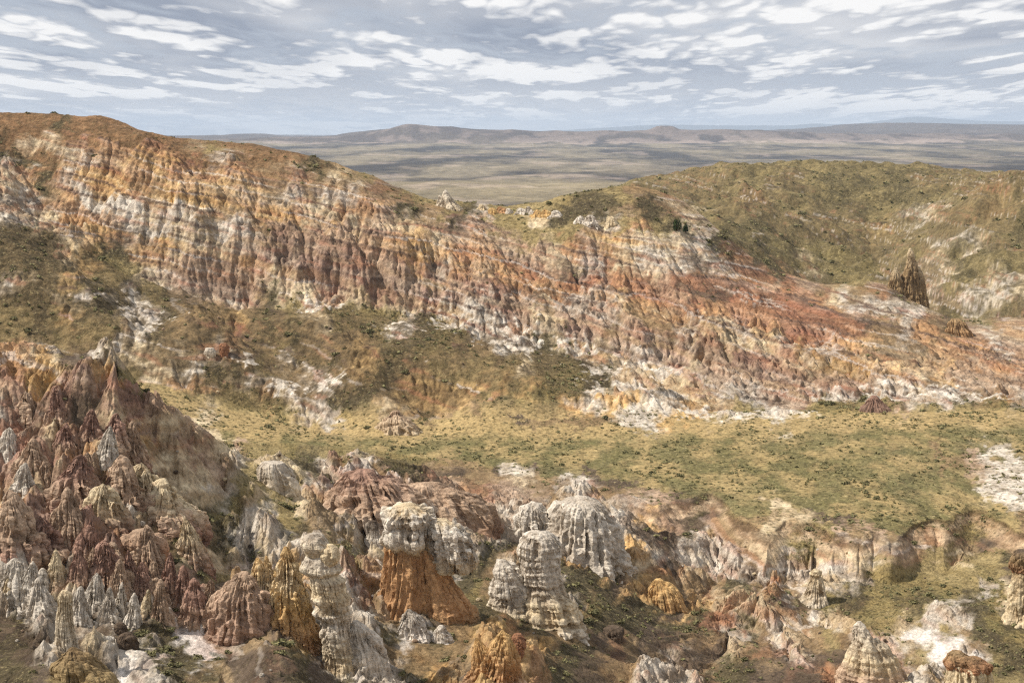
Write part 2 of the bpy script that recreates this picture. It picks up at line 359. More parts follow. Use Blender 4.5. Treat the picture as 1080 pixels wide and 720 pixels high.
dsp += np.where(fgp, pin * (.12 + .88 * leftf) * ((1.0 + 1.3 * id1) * cone * np.where(id1 > .35, 1, .3) + .5 * cone2), 0).astype(F4)
f3, id3 = worley(wx / 2.7, wy / 5.0, 12)
cone3 = np.clip(1 - f3 * 1.2, 0, 1) ** 1.2
ridge_low = sstep(292, 318, Yn) * (1 - sstep(Lq[14][:nr] - 4, Lq[14][:nr] + 8, Yn))
dsp += (pin * ridge_low * (1.9 * cone3 * (.25 + 1.0 * id3) + .3 * cone2)).astype(F4)
# bedding ledges: the beds dip to the right
strat = (bl + dsp) + x_ * .225 + fbm(x_ / 40, y_ / 40, 3, 77) * 1.6
def ledge(s, per, off=0):
    t = (s / per + off) % 1
    return sstep(0, .22, t) - t
dsp += (np.minimum(rel, 1) * (.75 * ledge(strat, 3.9) * sstep(-.35, .3, perlin(x_ / 12, y_ / 12, 55)) + .25 * ledge(strat, 1.45, .3)) * np.where(Yn > 300, 1.0, .55) * (1 - mead) * np.where(reg[:nr] == 3, .3, 1)).astype(F4)
# fine roughness everywhere
fine = fbm(x_ / .9, y_ / .9, 3, 91, .6)
dsp += fine * (.05 + .16 * rel) * np.clip(farW, .8, 2)
dsp += mead * .12 * fbm(x_ / 3, y_ / 3, 3, 19)
dsp += veg * (1 - mead * .6) * .16 * np.maximum(fbm(x_ / 1.4, y_ / 1.4, 3, 93), 0) * np.clip(farW, 1, 3)
Z[:nr] = bl + dsp
# ---- far land: rolling relief whose size follows what can be told apart at its distance
Xf, Yf = X[nr:], Y[nr:]
rf = np.zeros_like(Xf)
for lam in (400, 900, 2000, 4500):
    w = sstep(lam * 1.4, lam * 3.5, Yf) * (1 - sstep(lam * 40, lam * 90, Yf))
    cov = .4 + .6 * sstep(-.2, .5, perlin(Xf / 3000, Yf / 6000, 61))
    rf += w * lam * .017 * fbm(Xf / lam, Yf / (lam * 1.5), 4, int(lam) % 89, .6) * cov
rr = 1 - np.abs(perlin(Xf / 420, Yf / 900, 33)) * 2
mface = sstep(9600, 10050, Yf) * (1 - sstep(11000, 11500, Yf))
rf += mface * 15 * rr
Z[nr:] += rf * (1 - .6 * sstep(17000, 19000, Yf))

# ------------------------------------------------------------------ colour of the ground (albedo only)
yzc = y_ * F4(.6) + (bl + dsp) * F4(1.5)
n1 = fbm(x_ / 2.6, yzc / 2.6, 4, 101, .6); n2 = fbm(x_ / 14, y_ / 14, 3, 103)
bandn = perlin(strat / 1.1, x_ / 60 + 3, 107) + .6 * perlin(strat / .42, x_ / 30, 109)
bandn = bandn * np.where(reg[:nr] == 3, .2, 1) * (1 - mead)
tmix = np.clip(.47 + .75 * n1 + .4 * n2 + .5 * bandn * np.minimum(rel, 1) - .1 * (rib3 + .2), 0, 1)
uu2 = uu + 4 * bandn; vv2 = vv + 9 * bandn * np.minimum(rel, 1)
C1 = look(c1T, uu2, vv2, .9); C2 = look(c2T, uu2, vv2, .9)
col = C1 * tmix[..., None] + C2 * (1 - tmix[..., None])
# continuous beds that can be followed from rib to rib
bt = 'opwyocOpmwkcOoypcwmOpoykwcpOoyOwcpmokcywpOocmpywOokc'
bidx = np.array([KEYS.index(q) for q in bt])
pa_ = np.array([lin(PAL[k][0]) for k in KEYS], F4); pb_ = np.array([lin(PAL[k][1]) for k in KEYS], F4)
def beds(sv, per):
    q = sv / per; i0 = np.floor(q).astype(int); f_ = sstep(.72, 1.0, q - i0)[..., None]
    k0 = bidx[i0 % len(bt)]; k1 = bidx[(i0 + 1) % len(bt)]
    m_ = tmix[..., None]
    return (pa_[k0] * m_ + pb_[k0] * (1 - m_)) * (1 - f_) + (pa_[k1] * m_ + pb_[k1] * (1 - m_)) * f_
sb = strat + .45 * n1 + .5 * n2
bare0 = (1 - sstep(.08, .4, veg)) * (1 - mead) * np.where(reg[:nr] == 3, .15, 1) * (1 - .8 * midm)
wb = (bare0 * np.where(Yn > 296, .2 + .28 * sstep(-.4, .4, perlin(x_ / 30, y_ / 22, 303)), .2))[..., None]
bc = beds(sb, 1.7) * .55 + beds(sb * 1.0 + 31, .62) * .45
wb = wb * (1 - .75 * sstep(.36, .5, col.mean(-1)))[..., None]
col = col * (1 - wb) + bc * wb
# chalk outcrops at the ridge foot, a rust bed and one dark broken ledge along the ridge
chalk = np.zeros((nr, NC), F4)
for cu, cv, cr in ((500, 352, 13), (478, 345, 8), (532, 362, 9), (655, 412, 10), (690, 424, 10), (640, 392, 7), (738, 436, 9), (775, 438, 8), (820, 436, 8), (890, 424, 8), (950, 420, 10), (1000, 418, 10),
                   (1050, 424, 9), (425, 345, 6), (335, 325, 6), (150, 330, 8), (255, 400, 4), (345, 428, 5), (300, 424, 4), (610, 368, 6), (700, 395, 6)):
    qx, qy = CHALK_AT[(cu, cv)]
    chalk = np.maximum(chalk, 1 - np.hypot(x_ - qx, (y_ - qy) * 1.1) / cr + .9 * n1 + .25 * n2)
chalk = sstep(.35, .75, chalk + .5 * (rib3 > .1) - .15)[..., None] * .92 * (Yn > 280)[..., None]
cw = lin((230, 220, 204)) * tmix[..., None] + lin((172, 156, 136)) * (1 - tmix[..., None])
rd = np.abs(V[:nr] + w2 * .4 - (283 + (U[:nr] - 560) * .2)) - 9 - 9 * sstep(640, 800, U[:nr])
rm = (sstep(6, -4, rd) if False else (1 - sstep(-4, 6, rd))) * sstep(520, 600, U[:nr]) * (1 - sstep(880, 940, U[:nr])) * (reg[:nr] == 2) * bare0
rm = (rm * .45)[..., None]
cr_ = lin((168, 108, 80)) * tmix[..., None] + lin((118, 74, 58)) * (1 - tmix[..., None])
col = col * (1 - rm) + cr_ * rm
led = np.exp(-((Yn - Lq[14][:nr] - 1.2 * n2) / .9) ** 2) * sstep(-.3, .15, perlin(x_ / 9, y_ * 0 + 3, 401)) * sstep(150, 230, U[:nr]) * .8
col = col * (1 - led[..., None]) + lin((86, 70, 62)) * led[..., None]
col = col * (1 - chalk) + cw * chalk
# brown olive scrub soil on the foot slopes, olive turf on the hills behind
o1 = lin((130, 108, 76)) * tmix[..., None] + lin((78, 68, 48)) * (1 - tmix[..., None])
lum = col.mean(-1)
wm = (midm * .62 * (1 - sstep(.36, .5, lum)))[..., None]
col = col * (1 - wm) + o1 * wm
o2 = lin((126, 112, 76)) * tmix[..., None] + lin((82, 75, 51)) * (1 - tmix[..., None])
wm = (np.where(reg[:nr] == 3, .72, 0) * (1 - .6 * sstep(.34, .5, lum)))[..., None]
col = col * (1 - wm) + o2 * wm
# hard dark beds, pale ash beds and rusty beds cross the clay
st2 = strat + .35 * n1
bare = (1 - sstep(.1, .45, veg))
onr = (bare * sstep(296, 320, Yn) * (1 - sstep(500, 520, Yn)))
dk = onr * sstep(.80, .9, np.sin(st2 / 3.7 * 6.2832 + 1.1)) * sstep(-.25, .2, perlin(x_ / 26, strat / 4, 111)) * .75
col = col * (1 - dk[..., None]) + lin((104, 84, 72)) * dk[..., None]
pa = bare * sstep(.86, .95, np.sin(st2 / 2.9 * 6.2832)) * sstep(-.1, .35, perlin(x_ / 26, strat / 5, 113)) * .55 * (1 - mead)
col = col * (1 - pa[..., None]) + lin((214, 202, 188)) * pa[..., None]
ru = bare * sstep(.25, .6, perlin(x_ / 9, strat / 1.3, 117)) * .35 * (1 - mead)
col = col * (1 - ru[..., None]) + lin((166, 110, 84)) * ru[..., None]
# meadow: straw and green in long drifts
gm = sstep(-.35, .45, fbm(x_ / 7, y_ / 12, 4, 121, .6))
gm = np.clip(gm * .8 + 1.0 * sstep(268, 282, Yn), 0, 1)
mc = lin((98, 95, 62)) * (1 - gm[..., None]) + lin((172, 148, 104)) * gm[..., None]
gmask = (mead * .75 * (veg > .3))[..., None]
col = col * (1 - gmask) + mc * gmask
# cut bank below the meadow: dark turf edge over crumbling tan soil
top_ = Lz[10][None, :] + .1
dep = top_ - (bl + dsp) + .35 * n1
sm_ = np.clip(.5 + .9 * n1 + .5 * perlin(strat * 1.3, x_ / 9, 305), 0, 1)[..., None]
soil = lin((204, 178, 146)) * sm_ + lin((140, 106, 80)) * (1 - sm_)
turf = (1 - sstep(.3, 1.1, dep))[..., None]
soil = soil * (1 - turf) + lin((94, 74, 54)) * turf
bk = (rim * sstep(.15, .4, dep) * sstep(-7.5, -4.5, Yn - Lq[10][:nr] + 2 * n1) * .7)[..., None]
col = col * (1 - bk) + soil * bk
col = np.clip(col, 0.01, .85)
# far colours
fn = fbm(Xf / 500, Yf / 1500, 5, 131, .7) * 1.7; fn2 = fbm(Xf / 2500, Yf / 5000, 3, 133)
t1 = np.clip(.5 + .9 * fn, 0, 1)[..., None]
cf = lin((150, 138, 116)) * t1 + lin((66, 62, 62)) * (1 - t1)
sage = sstep(.0, .5, fn2)[..., None] * .5
cf = cf * (1 - sage) + lin((108, 100, 94)) * sage
strip = (sstep(2300, 2700, Yf) * (1 - sstep(3300, 3800, Yf)))[..., None] * .6
cf = cf * (1 - strip) + lin((172, 156, 122)) * strip
pl = (sstep(.15, .45, fbm(Xf / 260, Yf / 600, 3, 137, .6) + .35 * mface + .25 * mface * sstep(-.02, .03, A[nr:]) - .1) * (.3 + .45 * mface))[..., None]
cf = cf * (1 - pl) + lin((214, 192, 176)) * pl
dm = (sstep(9500, 10600, Yf) * sstep(.0, .3, 1.0 - pl[..., 0]))[..., None] * .8
cf = cf * (1 - dm) + lin((84, 72, 72)) * dm
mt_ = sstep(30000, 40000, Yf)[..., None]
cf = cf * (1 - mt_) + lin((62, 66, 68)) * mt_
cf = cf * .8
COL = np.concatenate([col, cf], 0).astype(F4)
VEGA = np.concatenate([np.maximum(veg * 1.0, mead), np.full(Xf.shape, .25, F4)], 0).astype(F4)
RELA = np.concatenate([rel, np.full(Xf.shape, .1, F4)], 0)
Zf = Z.astype(F4)
HOR = np.maximum.accumulate((Zf / Y)[:], axis=0)   # what the ground hides

def fidx(a, d):
    ci = np.interp(a, ac, np.arange(NC)); ri = np.interp(d, dr, np.arange(NR))
    return ri, ci
def sample(T, a, d):
    ri, ci = fidx(a, d)
    r = np.clip(ri.astype(int) if hasattr(ri, 'astype') else int(ri), 0, NR - 2); c = np.clip(ci.astype(int) if hasattr(ci, 'astype') else int(ci), 0, NC - 2)
    tr = ri - r; tc = ci - c
    return (T[r, c] * (1 - tc) + T[r, c + 1] * tc) * (1 - tr) + (T[r + 1, c] * (1 - tc) + T[r + 1, c + 1] * tc) * tr
def ground(x, y):
    return sample(Zf, x / y, y)
def hit(u, v):
    """the ground point seen at picture position (u, v)"""
    e = float(v2e(v)); a = float(u2a(u, e))
    c = int(np.clip(np.interp(a, ac, np.arange(NC)), 0, NC - 1))
    k = int(np.argmax((Zf[60:, c] / Y[60:, c]) >= e)) + 60
    d = dr[k]
    return a * d, d, float(Zf[k, c])

# ------------------------------------------------------------------ materials
def new_mat(name):
    m = bpy.data.materials.new(name); m.use_nodes = True
    nt = m.node_tree; nt.nodes.clear()
    out = nt.nodes.new('ShaderNodeOutputMaterial'); b = nt.nodes.new('ShaderNodeBsdfPrincipled')
    nt.links.new(b.outputs[0], out.inputs[0])
    b.inputs['Roughness'].default_value = .95
    b.inputs['Specular IOR Level'].default_value = .12
    return m, nt, b
def nd(nt, t, **kw):
    n = nt.nodes.new(t)
    for k, v in kw.items(): setattr(n, k, v)
    return n
def math_(nt, op, a, b=None, c=None, clamp=False):
    n = nt.nodes.new('ShaderNodeMath'); n.operation = op; n.use_clamp = clamp
    for i, q in enumerate((a, b, c)):
        if q is None: continue
        if isinstance(q, (int, float)): n.inputs[i].default_value = q
        else: nt.links.new(q, n.inputs[i])
    return n.outputs[0]
def noise_(nt, vec, scale, detail=4, rough=.55, dist=0):
    n = nd(nt, 'ShaderNodeTexNoise'); n.inputs['Scale'].default_value = scale; n.inputs['Detail'].default_value = detail
    n.inputs['Roughness'].default_value = rough; n.inputs['Distortion'].default_value = dist
    nt.links.new(vec, n.inputs['Vector']); return n.outputs['Fac']
def mixc(nt, fac, a, b, blend='MIX'):
    n = nd(nt, 'ShaderNodeMix', data_type='RGBA', blend_type=blend)
    for i, q in ((0, fac), (6, a), (7, b)):
        if isinstance(q, (int, float)): n.inputs[i].default_value = q
        elif isinstance(q, tuple): n.inputs[i].default_value = (*q, 1)
        else: nt.links.new(q, n.inputs[i])
    return n.outputs[2]
def maprange(nt, v, a, b, c, d):
    n = nd(nt, 'ShaderNodeMapRange'); n.clamp = True
    nt.links.new(v, n.inputs[0])
    for i, q in enumerate((a, b, c, d)): n.inputs[i + 1].default_value = q
    return n.outputs[0]

def terrain_material(name, s, bump, bdist, speck):
    m, nt, b = new_mat(name)
    tc = nd(nt, 'ShaderNodeTexCoord').outputs['Object']
    vc = nd(nt, 'ShaderNodeAttribute', attribute_name='Col').outputs['Color']
    vg = nd(nt, 'ShaderNodeAttribute', attribute_name='veg').outputs['Fac']
    nA = noise_(nt, tc, 2.2 / s, 8, .68)
    nB = noise_(nt, tc, .45 / s, 5, .6, .4)
    k = math_(nt, 'ADD', math_(nt, 'MULTIPLY', nA, 1.15), math_(nt, 'MULTIPLY', nB, .5))
    f = maprange(nt, k, .55, 1.1, .46, 1.54)
    cc = mixc(nt, 1.0, vc, f, 'MULTIPLY')
    # small plants and litter on the vegetated ground: own dark green / straw colours
    nC = noise_(nt, tc, 1.5 / s, 5, .7)
    fac = math_(nt, 'MULTIPLY', maprange(nt, nC, .53, .62, 0, 1), math_(nt, 'MULTIPLY', vg, speck, clamp=True), clamp=True)
    cc = mixc(nt, fac, cc, tuple(lin((84, 76, 50))))
    nD = noise_(nt, tc, 3.1 / s, 4, .65)
    fac2 = math_(nt, 'MULTIPLY', maprange(nt, nD, .58, .66, 0, .8), vg, clamp=True)
    cc = mixc(nt, fac2, cc, tuple(lin((176, 160, 116))))
    nt.links.new(cc, b.inputs['Base Color'])
    bp = nd(nt, 'ShaderNodeBump'); bp.inputs['Strength'].default_value = bump; bp.inputs['Distance'].default_value = bdist
    hh = math_(nt, 'ADD', noise_(nt, tc, 2.8 / s, 8, .7), math_(nt, 'MULTIPLY', fac, .5))
    nt.links.new(hh, bp.inputs['Height']); nt.links.new(bp.outputs[0], b.inputs['Normal'])
    return m
M_near = terrain_material('clay_ground', 1.0, 1.0, .35, .7)
M_mead = terrain_material('meadow_ground', 1.6, .8, .25, .8)
M_ridge = terrain_material('ridge_clay', 2.4, 1.0, .8, .7)
M_hill = terrain_material('hill_ground', 4.0, .8, 1.4, .5)
M_far = terrain_material('plain_ground', 60.0, .6, 14.0, .6)

# ------------------------------------------------------------------ terrain meshes
SC = bpy.context.scene
COLL = SC.collection
def mesh_np(name, co, faces, mat, col=None, veg=None, smooth=True, parent=None, link=True):
    me = bpy.data.meshes.new(name)
    nv, nf, k = len(co), len(faces), faces.shape[1]
    me.vertices.add(nv); me.vertices.foreach_set('co', np.ascontiguousarray(co, F4).ravel())
    me.loops.add(nf * k); me.loops.foreach_set('vertex_index', np.ascontiguousarray(faces, np.int32).ravel())
    me.polygons.add(nf); me.polygons.foreach_set('loop_start', np.arange(0, nf * k, k, dtype=np.int32))
    me.polygons.foreach_set('use_smooth', np.full(nf, smooth))
    me.update(calc_edges=True)
    if col is not None:
        at = me.color_attributes.new('Col', 'FLOAT_COLOR', 'POINT')
        at.data.foreach_set('color', np.concatenate([col, np.ones((nv, 1), F4)], 1).astype(F4).ravel())
    if veg is not None:
        at = me.attributes.new('veg', 'FLOAT', 'POINT'); at.data.foreach_set('value', veg.astype(F4).ravel())
    me.materials.append(mat)
    if not link: return me
    o = bpy.data.objects.new(name, me); COLL.objects.link(o)
    if parent: o.parent = parent
    return o
CO = np.stack([X, Y, Zf], -1).reshape(-1, 3)
fr, fc = np.meshgrid(np.arange(NR - 1), np.arange(NC - 1), indexing='ij')
base = (fr * NC + fc)
Q = np.stack([base, base + 1, base + NC + 1, base + NC], -1)
fre = reg[:-1, :-1]
REG = [('eroded_slope', M_near, 'rust, pink and white eroded clay slopes below the viewpoint', 'slope'),
       ('meadow_ground', M_mead, 'flat green and straw coloured valley floor below the ridge', 'meadow'),
       ('ridge_hill', M_ridge, 'long banded orange, pink and white badland ridge descending to the right', 'ridge'),
       ('grassy_hills', M_hill, 'olive brown rounded grassy hills behind the ridge', 'hills'),
       ('plain_ground', M_far, 'wide grey green sagebrush plain beyond the hills', 'plain'),
       ('mesa_hills', M_far, 'low purple brown mesa with pale gullied face on the plain', 'mesa'),
       ('mountains', M_far, 'faint blue mountains along the horizon', 'mountains')]
for i, (nm, mt, lb, ct) in enumerate(REG):
    f = Q[fre == i].reshape(-1, 4)
    used, inv = np.unique(f, return_inverse=True)
    o = mesh_np(nm, CO[used], inv.reshape(-1, 4), mt, COL.reshape(-1, 3)[used], VEGA.reshape(-1)[used], smooth=(i > 0))
    o['kind'] = 'structure'; o['label'] = lb; o['category'] = ct
del Q, base, fr, fc

# ================================================================== rock formations, boulders, plants
M_rock = terrain_material('rock_clay', .8, 1.0, .22, .3)
def keycol(stops, t, n):
    """colour down the height of a rock: stops = [(height 0 top .. 1 foot, class key)]"""
    ts = [q[0] for q in stops]
    a = np.array([lin(PAL[q[1]][0]) for q in stops]); b = np.array([lin(PAL[q[1]][1]) for q in stops])
    tt = np.clip(t + n * .12, 0, 1)
    m = np.clip(.5 + n * .9, 0, 1)[:, None]
    A_ = np.stack([np.interp(tt, ts, a[:, i]) for i in range(3)], 1); B_ = np.stack([np.interp(tt, ts, b[:, i]) for i in range(3)], 1)
    return np.clip(A_ * m + B_ * (1 - m), 0, .85)

def rock_shell(outline, d, depth, flute, bed, lump, seed, sink=2.5, rough=1.0, nf=7.0, cols=100, close=False):
    """one closed shell whose side view follows the outline (row, left, right); real size at its distance d"""
    o = np.array(outline, float)
    px = d / (FOC * CP)
    z = v2e(o[:, 0]) * d
    e = v2e(o[:, 0])
    xl = u2a(o[:, 1], e) * d; xr = u2a(o[:, 2], e) * d
    if not close:
        z = np.append(z, z[-1] - sink); xl = np.append(xl, xl[-1] - sink * .25); xr = np.append(xr, xr[-1] + sink * .25)
    H = z[0] - z[-1]
    n = int(np.clip(H / (px * 1.0), 14, 170))
    hh = np.linspace(0, 1, n) ** 1.15
    zz = z[0] - hh * H
    L_ = pchip(-z, xl, -zz); R_ = pchip(-z, xr, -zz)
    xc = (L_ + R_) / 2; r = np.maximum((R_ - L_) / 2, .02)
    ph = np.linspace(0, 2 * np.pi, cols, endpoint=False)
    P_, Zz = np.meshgrid(ph, zz)
    Rr = np.repeat(r[:, None], cols, 1)
    w_ = float(np.mean(r))
    cx = np.cos(P_) * Rr; cy_ = np.sin(P_) * Rr
    u1 = np.cos(P_) * nf / 2.2 + seed * 3.1 + Zz * .12 / max(w_, .3); u2 = np.sin(P_) * nf / 2.2 + Zz * .10 / max(w_, .3)
    fl = np.minimum(np.abs(perlin(u1, u2, seed)) * 3.4, 1) ** .7
    fl2 = np.minimum(np.abs(perlin(u1 * 2.3, u2 * 2.3 + 5, seed + 3)) * 3.4, 1) ** .7
    bd = perlin(Zz / (.32 * w_ + .12) + .25 * np.cos(P_), np.full_like(Zz, seed * 1.7), seed + 5) + .5 * perlin(Zz / (.13 * w_ + .05), P_ * 0 + seed, seed + 6)
    lm = fbm(cx / (w_ * 1.0) + seed, Zz / (w_ * 1.1) + cy_ / w_, 3, seed + 9) + .5 * fbm(cx / (w_ * .3), Zz / (w_ * .3) + cy_ / w_ * 3, 3, seed + 15)
    fade = sstep(0, .1, hh)[:, None] * .8 + .2
    lm = lm * .6
    k = 1 + (flute * (fl - .7) + .5 * flute * (fl2 - .7)) * (.4 + .6 * fade) + bed * bd * fade + lump * lm
    Xo = xc[:, None] + cx * k; Yo = d + cy_ * k * depth; Zo = Zz + (lump * .5 * w_) * lm * fade
    G = np.stack([Xo, Yo, Zo], -1)
    gu = np.roll(G, -1, 1) - np.roll(G, 1, 1); gv = np.gradient(G, axis=0)
    N = np.cross(gu, gv); N /= (np.linalg.norm(N, axis=2, keepdims=True) + 1e-9)
    sg = np.sign(np.sum(N * np.stack([Xo - xc[:, None], Yo - d, (Zo - zz[-1]) * .5], -1)))
    N *= sg
    rg = np.zeros_like(Zz)
    for l_, a_ in ((2.2, .13), (1.0, .12), (.45, .11), (.2, .10)):
        if l_ > w_ * 1.6: continue
        sd_ = seed + int(l_ * 20)
        zl_ = 2.6 if l_ > .3 else 1.3
        q = perlin(Xo / l_ + .5 * lm, Zo / (l_ * zl_), sd_) + perlin(Yo / l_ + 5, Zo / (l_ * zl_) + 3, sd_ + 1) + .5 * perlin(Xo / l_ + 9, Yo / l_, sd_ + 2)
        rg += l_ * a_ * (np.minimum(np.abs(q) * 1.9, 1.1) - .7)
    rg = rg * rough * (.35 + .65 * fade)
    G = G + N * rg[..., None]
    rg = rg / max(w_, .6)
    co = G.reshape(-1, 3)
    top = np.array([[xc[0], d, zz[0] + .02]]); bot = np.array([[xc[-1], d, zz[-1]]])
    co = np.concatenate([co, top, bot]); ti, bi = n * cols, n * cols + 1
    j = np.arange(cols); j2 = (j + 1) % cols
    i = np.arange(n - 1)[:, None] * cols
    q = np.stack([i + j, i + cols + j, i + cols + j2, i + j2], -1).reshape(-1, 4)
    capt = np.stack([np.full(cols, ti), j, j2, j2], -1); capb = np.stack([np.full(cols, bi), (n - 1) * cols + j2, (n - 1) * cols + j, (n - 1) * cols + j], -1)
    t = np.append(np.repeat(hh, cols), [0, 1])
    no = np.append((.6 * lm + .5 * (fl - .5) + rg * 1.5 + .5 * bd * min(1, bed * 12)).ravel(), [0, 0])
    return co, q, capt[:, :3], capb[:, :3], t, no

def shell_mesh(name, shells, stops, parent=None, mat=None, origin=None):
    cos, tris, quads, cl, off = [], [], [], [], 0
    for sh in shells:
        co, q, a, b, t, no = sh
        cos.append(co); quads.append(q + off); tris.append(a + off); tris.append(b + off); cl.append(keycol(stops, t, no)); off += len(co)
    co = np.concatenate(cos); quads = np.concatenate(quads); tris = np.concatenate(tris); cl = np.concatenate(cl)
    if origin is not None: co = co - np.array(origin)
    me = bpy.data.meshes.new(name)
    nv = len(co); nl = len(quads) * 4 + len(tris) * 3
    me.vertices.add(nv); me.vertices.foreach_set('co', co.astype(F4).ravel())
    me.loops.add(nl); me.loops.foreach_set('vertex_index', np.concatenate([quads.ravel(), tris.ravel()]).astype(np.int32))
    me.polygons.add(len(quads) + len(tris))
    me.polygons.foreach_set('loop_start', np.concatenate([np.arange(len(quads)) * 4, len(quads) * 4 + np.arange(len(tris)) * 3]).astype(np.int32))
    me.polygons.foreach_set('use_smooth', np.zeros(len(quads) + len(tris), bool))
    me.update(calc_edges=True); me.validate()
    at = me.color_attributes.new('Col', 'FLOAT_COLOR', 'POINT')
    at.data.foreach_set('color', np.concatenate([cl, np.ones((nv, 1))], 1).astype(F4).ravel())
    me.materials.append(mat or M_rock)
    o = bpy.data.objects.new(name, me); COLL.objects.link(o)
    if parent: o.parent = parent
    elif origin is not None: o.location = origin
    return o

def tag(o, label, cat, group=None):
    o['label'] = label; o['category'] = cat
    if 'kind' not in o: o['kind'] = 'thing'
    if group: o['group'] = group
    return o
_seed = [3]
def sh(outline, d, depth=.8, flute=.18, bed=.03, lump=.12, **kw):
    _seed[0] += 1
    return rock_shell(outline, d, depth, flute, bed, lump, _seed[0], **kw)
def foot(ub, vb):
    x, y, z = hit(ub, vb); return x, y, z
def rock(name, label, cat, base, outlines, stops, group=None, depth=.8, flute=.18, bed=.03, lump=.12, dd=0, **kw):
    x, y, z = foot(*base); y += dd
    o = shell_mesh(name, [sh(q, y, depth, flute, bed, lump, **kw) for q in outlines], stops, origin=(x, y, z))
    return tag(o, label, cat, group)
def built(name, label, cat, base, parts, group=None, dd=0):
    """a formation of several parts: [(part name, outline list, stops, options)]"""
    x, y, z = foot(*base); y += dd
    e = bpy.data.objects.new(name, None); COLL.objects.link(e); e.location = (x, y, z); tag(e, label, cat, group)
    for pn, outs, stops, kw in parts:
        kw = dict(kw); dy = kw.pop('dy', 0)
        shell_mesh(pn, [sh(q, y + dy, **kw) for q in outs], stops, parent=e, origin=(x, y, z))
    return e

built('hoodoo', 'tall pale grey hoodoo with two rounded cap boulders balanced on its fluted column', 'hoodoo', (356, 700), [
    ('column', [[(584, 326, 350), (592, 321, 356), (600, 319, 357), (606, 328, 354), (613, 328, 363), (622, 331, 362), (630, 330, 368), (637, 335, 366), (645, 333, 369), (655, 338, 368), (672, 340, 370), (690, 342, 374), (702, 340, 378)]],
     [(0, 'w'), (.3, 'c'), (.5, 'w'), (.8, 'c'), (1, 'w')], dict(flute=.16, bed=.09, lump=.10, depth=.85)),
    ('cap_rock', [[(562, 326, 336), (566, 320, 343), (572, 318, 346), (579, 320, 347), (585, 325, 346), (587, 330, 340)]], [(0, 'w'), (1, 'c')], dict(flute=.05, bed=.10, lump=.12, close=True, depth=1)),
    ('cap_rock', [[(574, 345, 351), (578, 340, 356), (585, 337, 358), (592, 340, 357), (597, 345, 353)]], [(0, 'c'), (1, 'c')], dict(flute=.04, bed=.03, lump=.10, close=True, depth=1, dy=-.5)),
    ('talus', [[(655, 372, 378), (668, 366, 390), (680, 362, 402), (695, 360, 408), (712, 356, 412)]], [(0, 'w'), (1, 'w')], dict(flute=.2, lump=.2, depth=.9, dy=.8))])
rock('rock_fin', 'golden yellow fluted rock fin left of the two-capped hoodoo', 'rock formation', (300, 662), [
    [(576, 300, 303), (584, 297, 308), (600, 293, 314), (622, 288, 318), (668, 282, 326)],
    [(586, 280, 282), (598, 278, 286), (622, 274, 290), (664, 266, 296)],
    [(600, 289, 292), (610, 286, 298), (630, 281, 304), (668, 274, 310)],
    [(588, 270, 273), (600, 267, 278), (632, 258, 282), (668, 246, 290)],
    [(590, 308, 310), (600, 306, 314), (622, 303, 321), (668, 298, 334)],
    [(606, 300, 303), (616, 297, 308), (636, 292, 313), (670, 286, 320)],
    [(612, 316, 318), (624, 313, 323), (645, 309, 328), (672, 304, 336)]],
    [(0, 'y'), (.3, 'c'), (.5, 'y'), (.8, 'o'), (1, 'p')], flute=.4, bed=.03, lump=.26, depth=1.0, nf=7, rough=1.3)
rock('clay_mound', 'rough rosy brown clay mound at the foot of the golden fin', 'clay mound', (245, 672), [
    [(604, 250, 262), (616, 238, 272), (635, 226, 282), (655, 222, 288), (674, 216, 292)], [(622, 228, 236), (636, 220, 250), (660, 214, 262)]],
    [(0, 'p'), (1, 'm')], flute=.3, lump=.3, nf=10, dd=.6)
built('rock_pillar', 'broad orange cliff pillar under a cracked whitish cap', 'rock pillar', (428, 640), [
    ('column', [[(566, 409, 450), (580, 405, 453), (600, 403, 454), (620, 399, 455), (642, 390, 456)], [(574, 440, 456), (600, 438, 470), (625, 440, 486), (642, 440, 500)]], [(0, 'c'), (.15, 'o'), (.7, 'o'), (1, 'b')], dict(flute=.14, bed=.02, lump=.12, depth=.8)),
    ('cap', [[(533, 418, 440), (538, 407, 453), (546, 403, 457), (556, 406, 456), (566, 405, 457), (574, 409, 454), (582, 428, 450)], [(548, 456, 472), (555, 453, 486), (566, 452, 497), (580, 454, 503), (600, 458, 502)]], [(0, 'c'), (.2, 'w'), (.7, 'w'), (1, 'c')], dict(flute=.2, bed=.06, lump=.26, rough=1.7, close=True, depth=.95))])
rock('boulder', 'white pointed boulder standing alone on the brown slope near bottom centre', 'boulder', (434, 671), [
    [(642, 429, 434), (648, 424, 441), (656, 421, 447), (665, 418, 452), (672, 416, 457)], [(659, 463, 467), (664, 459, 472), (671, 457, 476)]], [(0, 'w'), (1, 'W')], flute=.18, lump=.2, nf=6)
rock('layered_butte', 'grey layered rock butte with stacked ledges below the white dome', 'butte', (575, 650), [
    [(560, 558, 576), (566, 551, 586), (576, 547, 591), (590, 548, 590), (602, 549, 590), (618, 551, 594), (634, 552, 602), (655, 548, 616)],
    [(590, 524, 534), (600, 520, 546), (625, 518, 556), (655, 514, 562)]], [(0, 'w'), (.4, 'w'), (.7, 'c'), (1, 'w')], flute=.14, bed=.13, lump=.16, nf=6, rough=1.1)
rock('rock_dome', 'large white rounded rock dome in the middle of the lower slope', 'rock dome', (606, 580), [
    [(525, 600, 620), (527, 594, 628), (532, 586, 638), (545, 576, 645), (560, 566, 652), (584, 556, 660)],
    [(530, 557, 565), (536, 550, 574), (550, 544, 580), (575, 538, 588)]], [(0, 'w'), (1, 'w')], flute=.16, lump=.26, nf=16, depth=.9, rough=1.5)
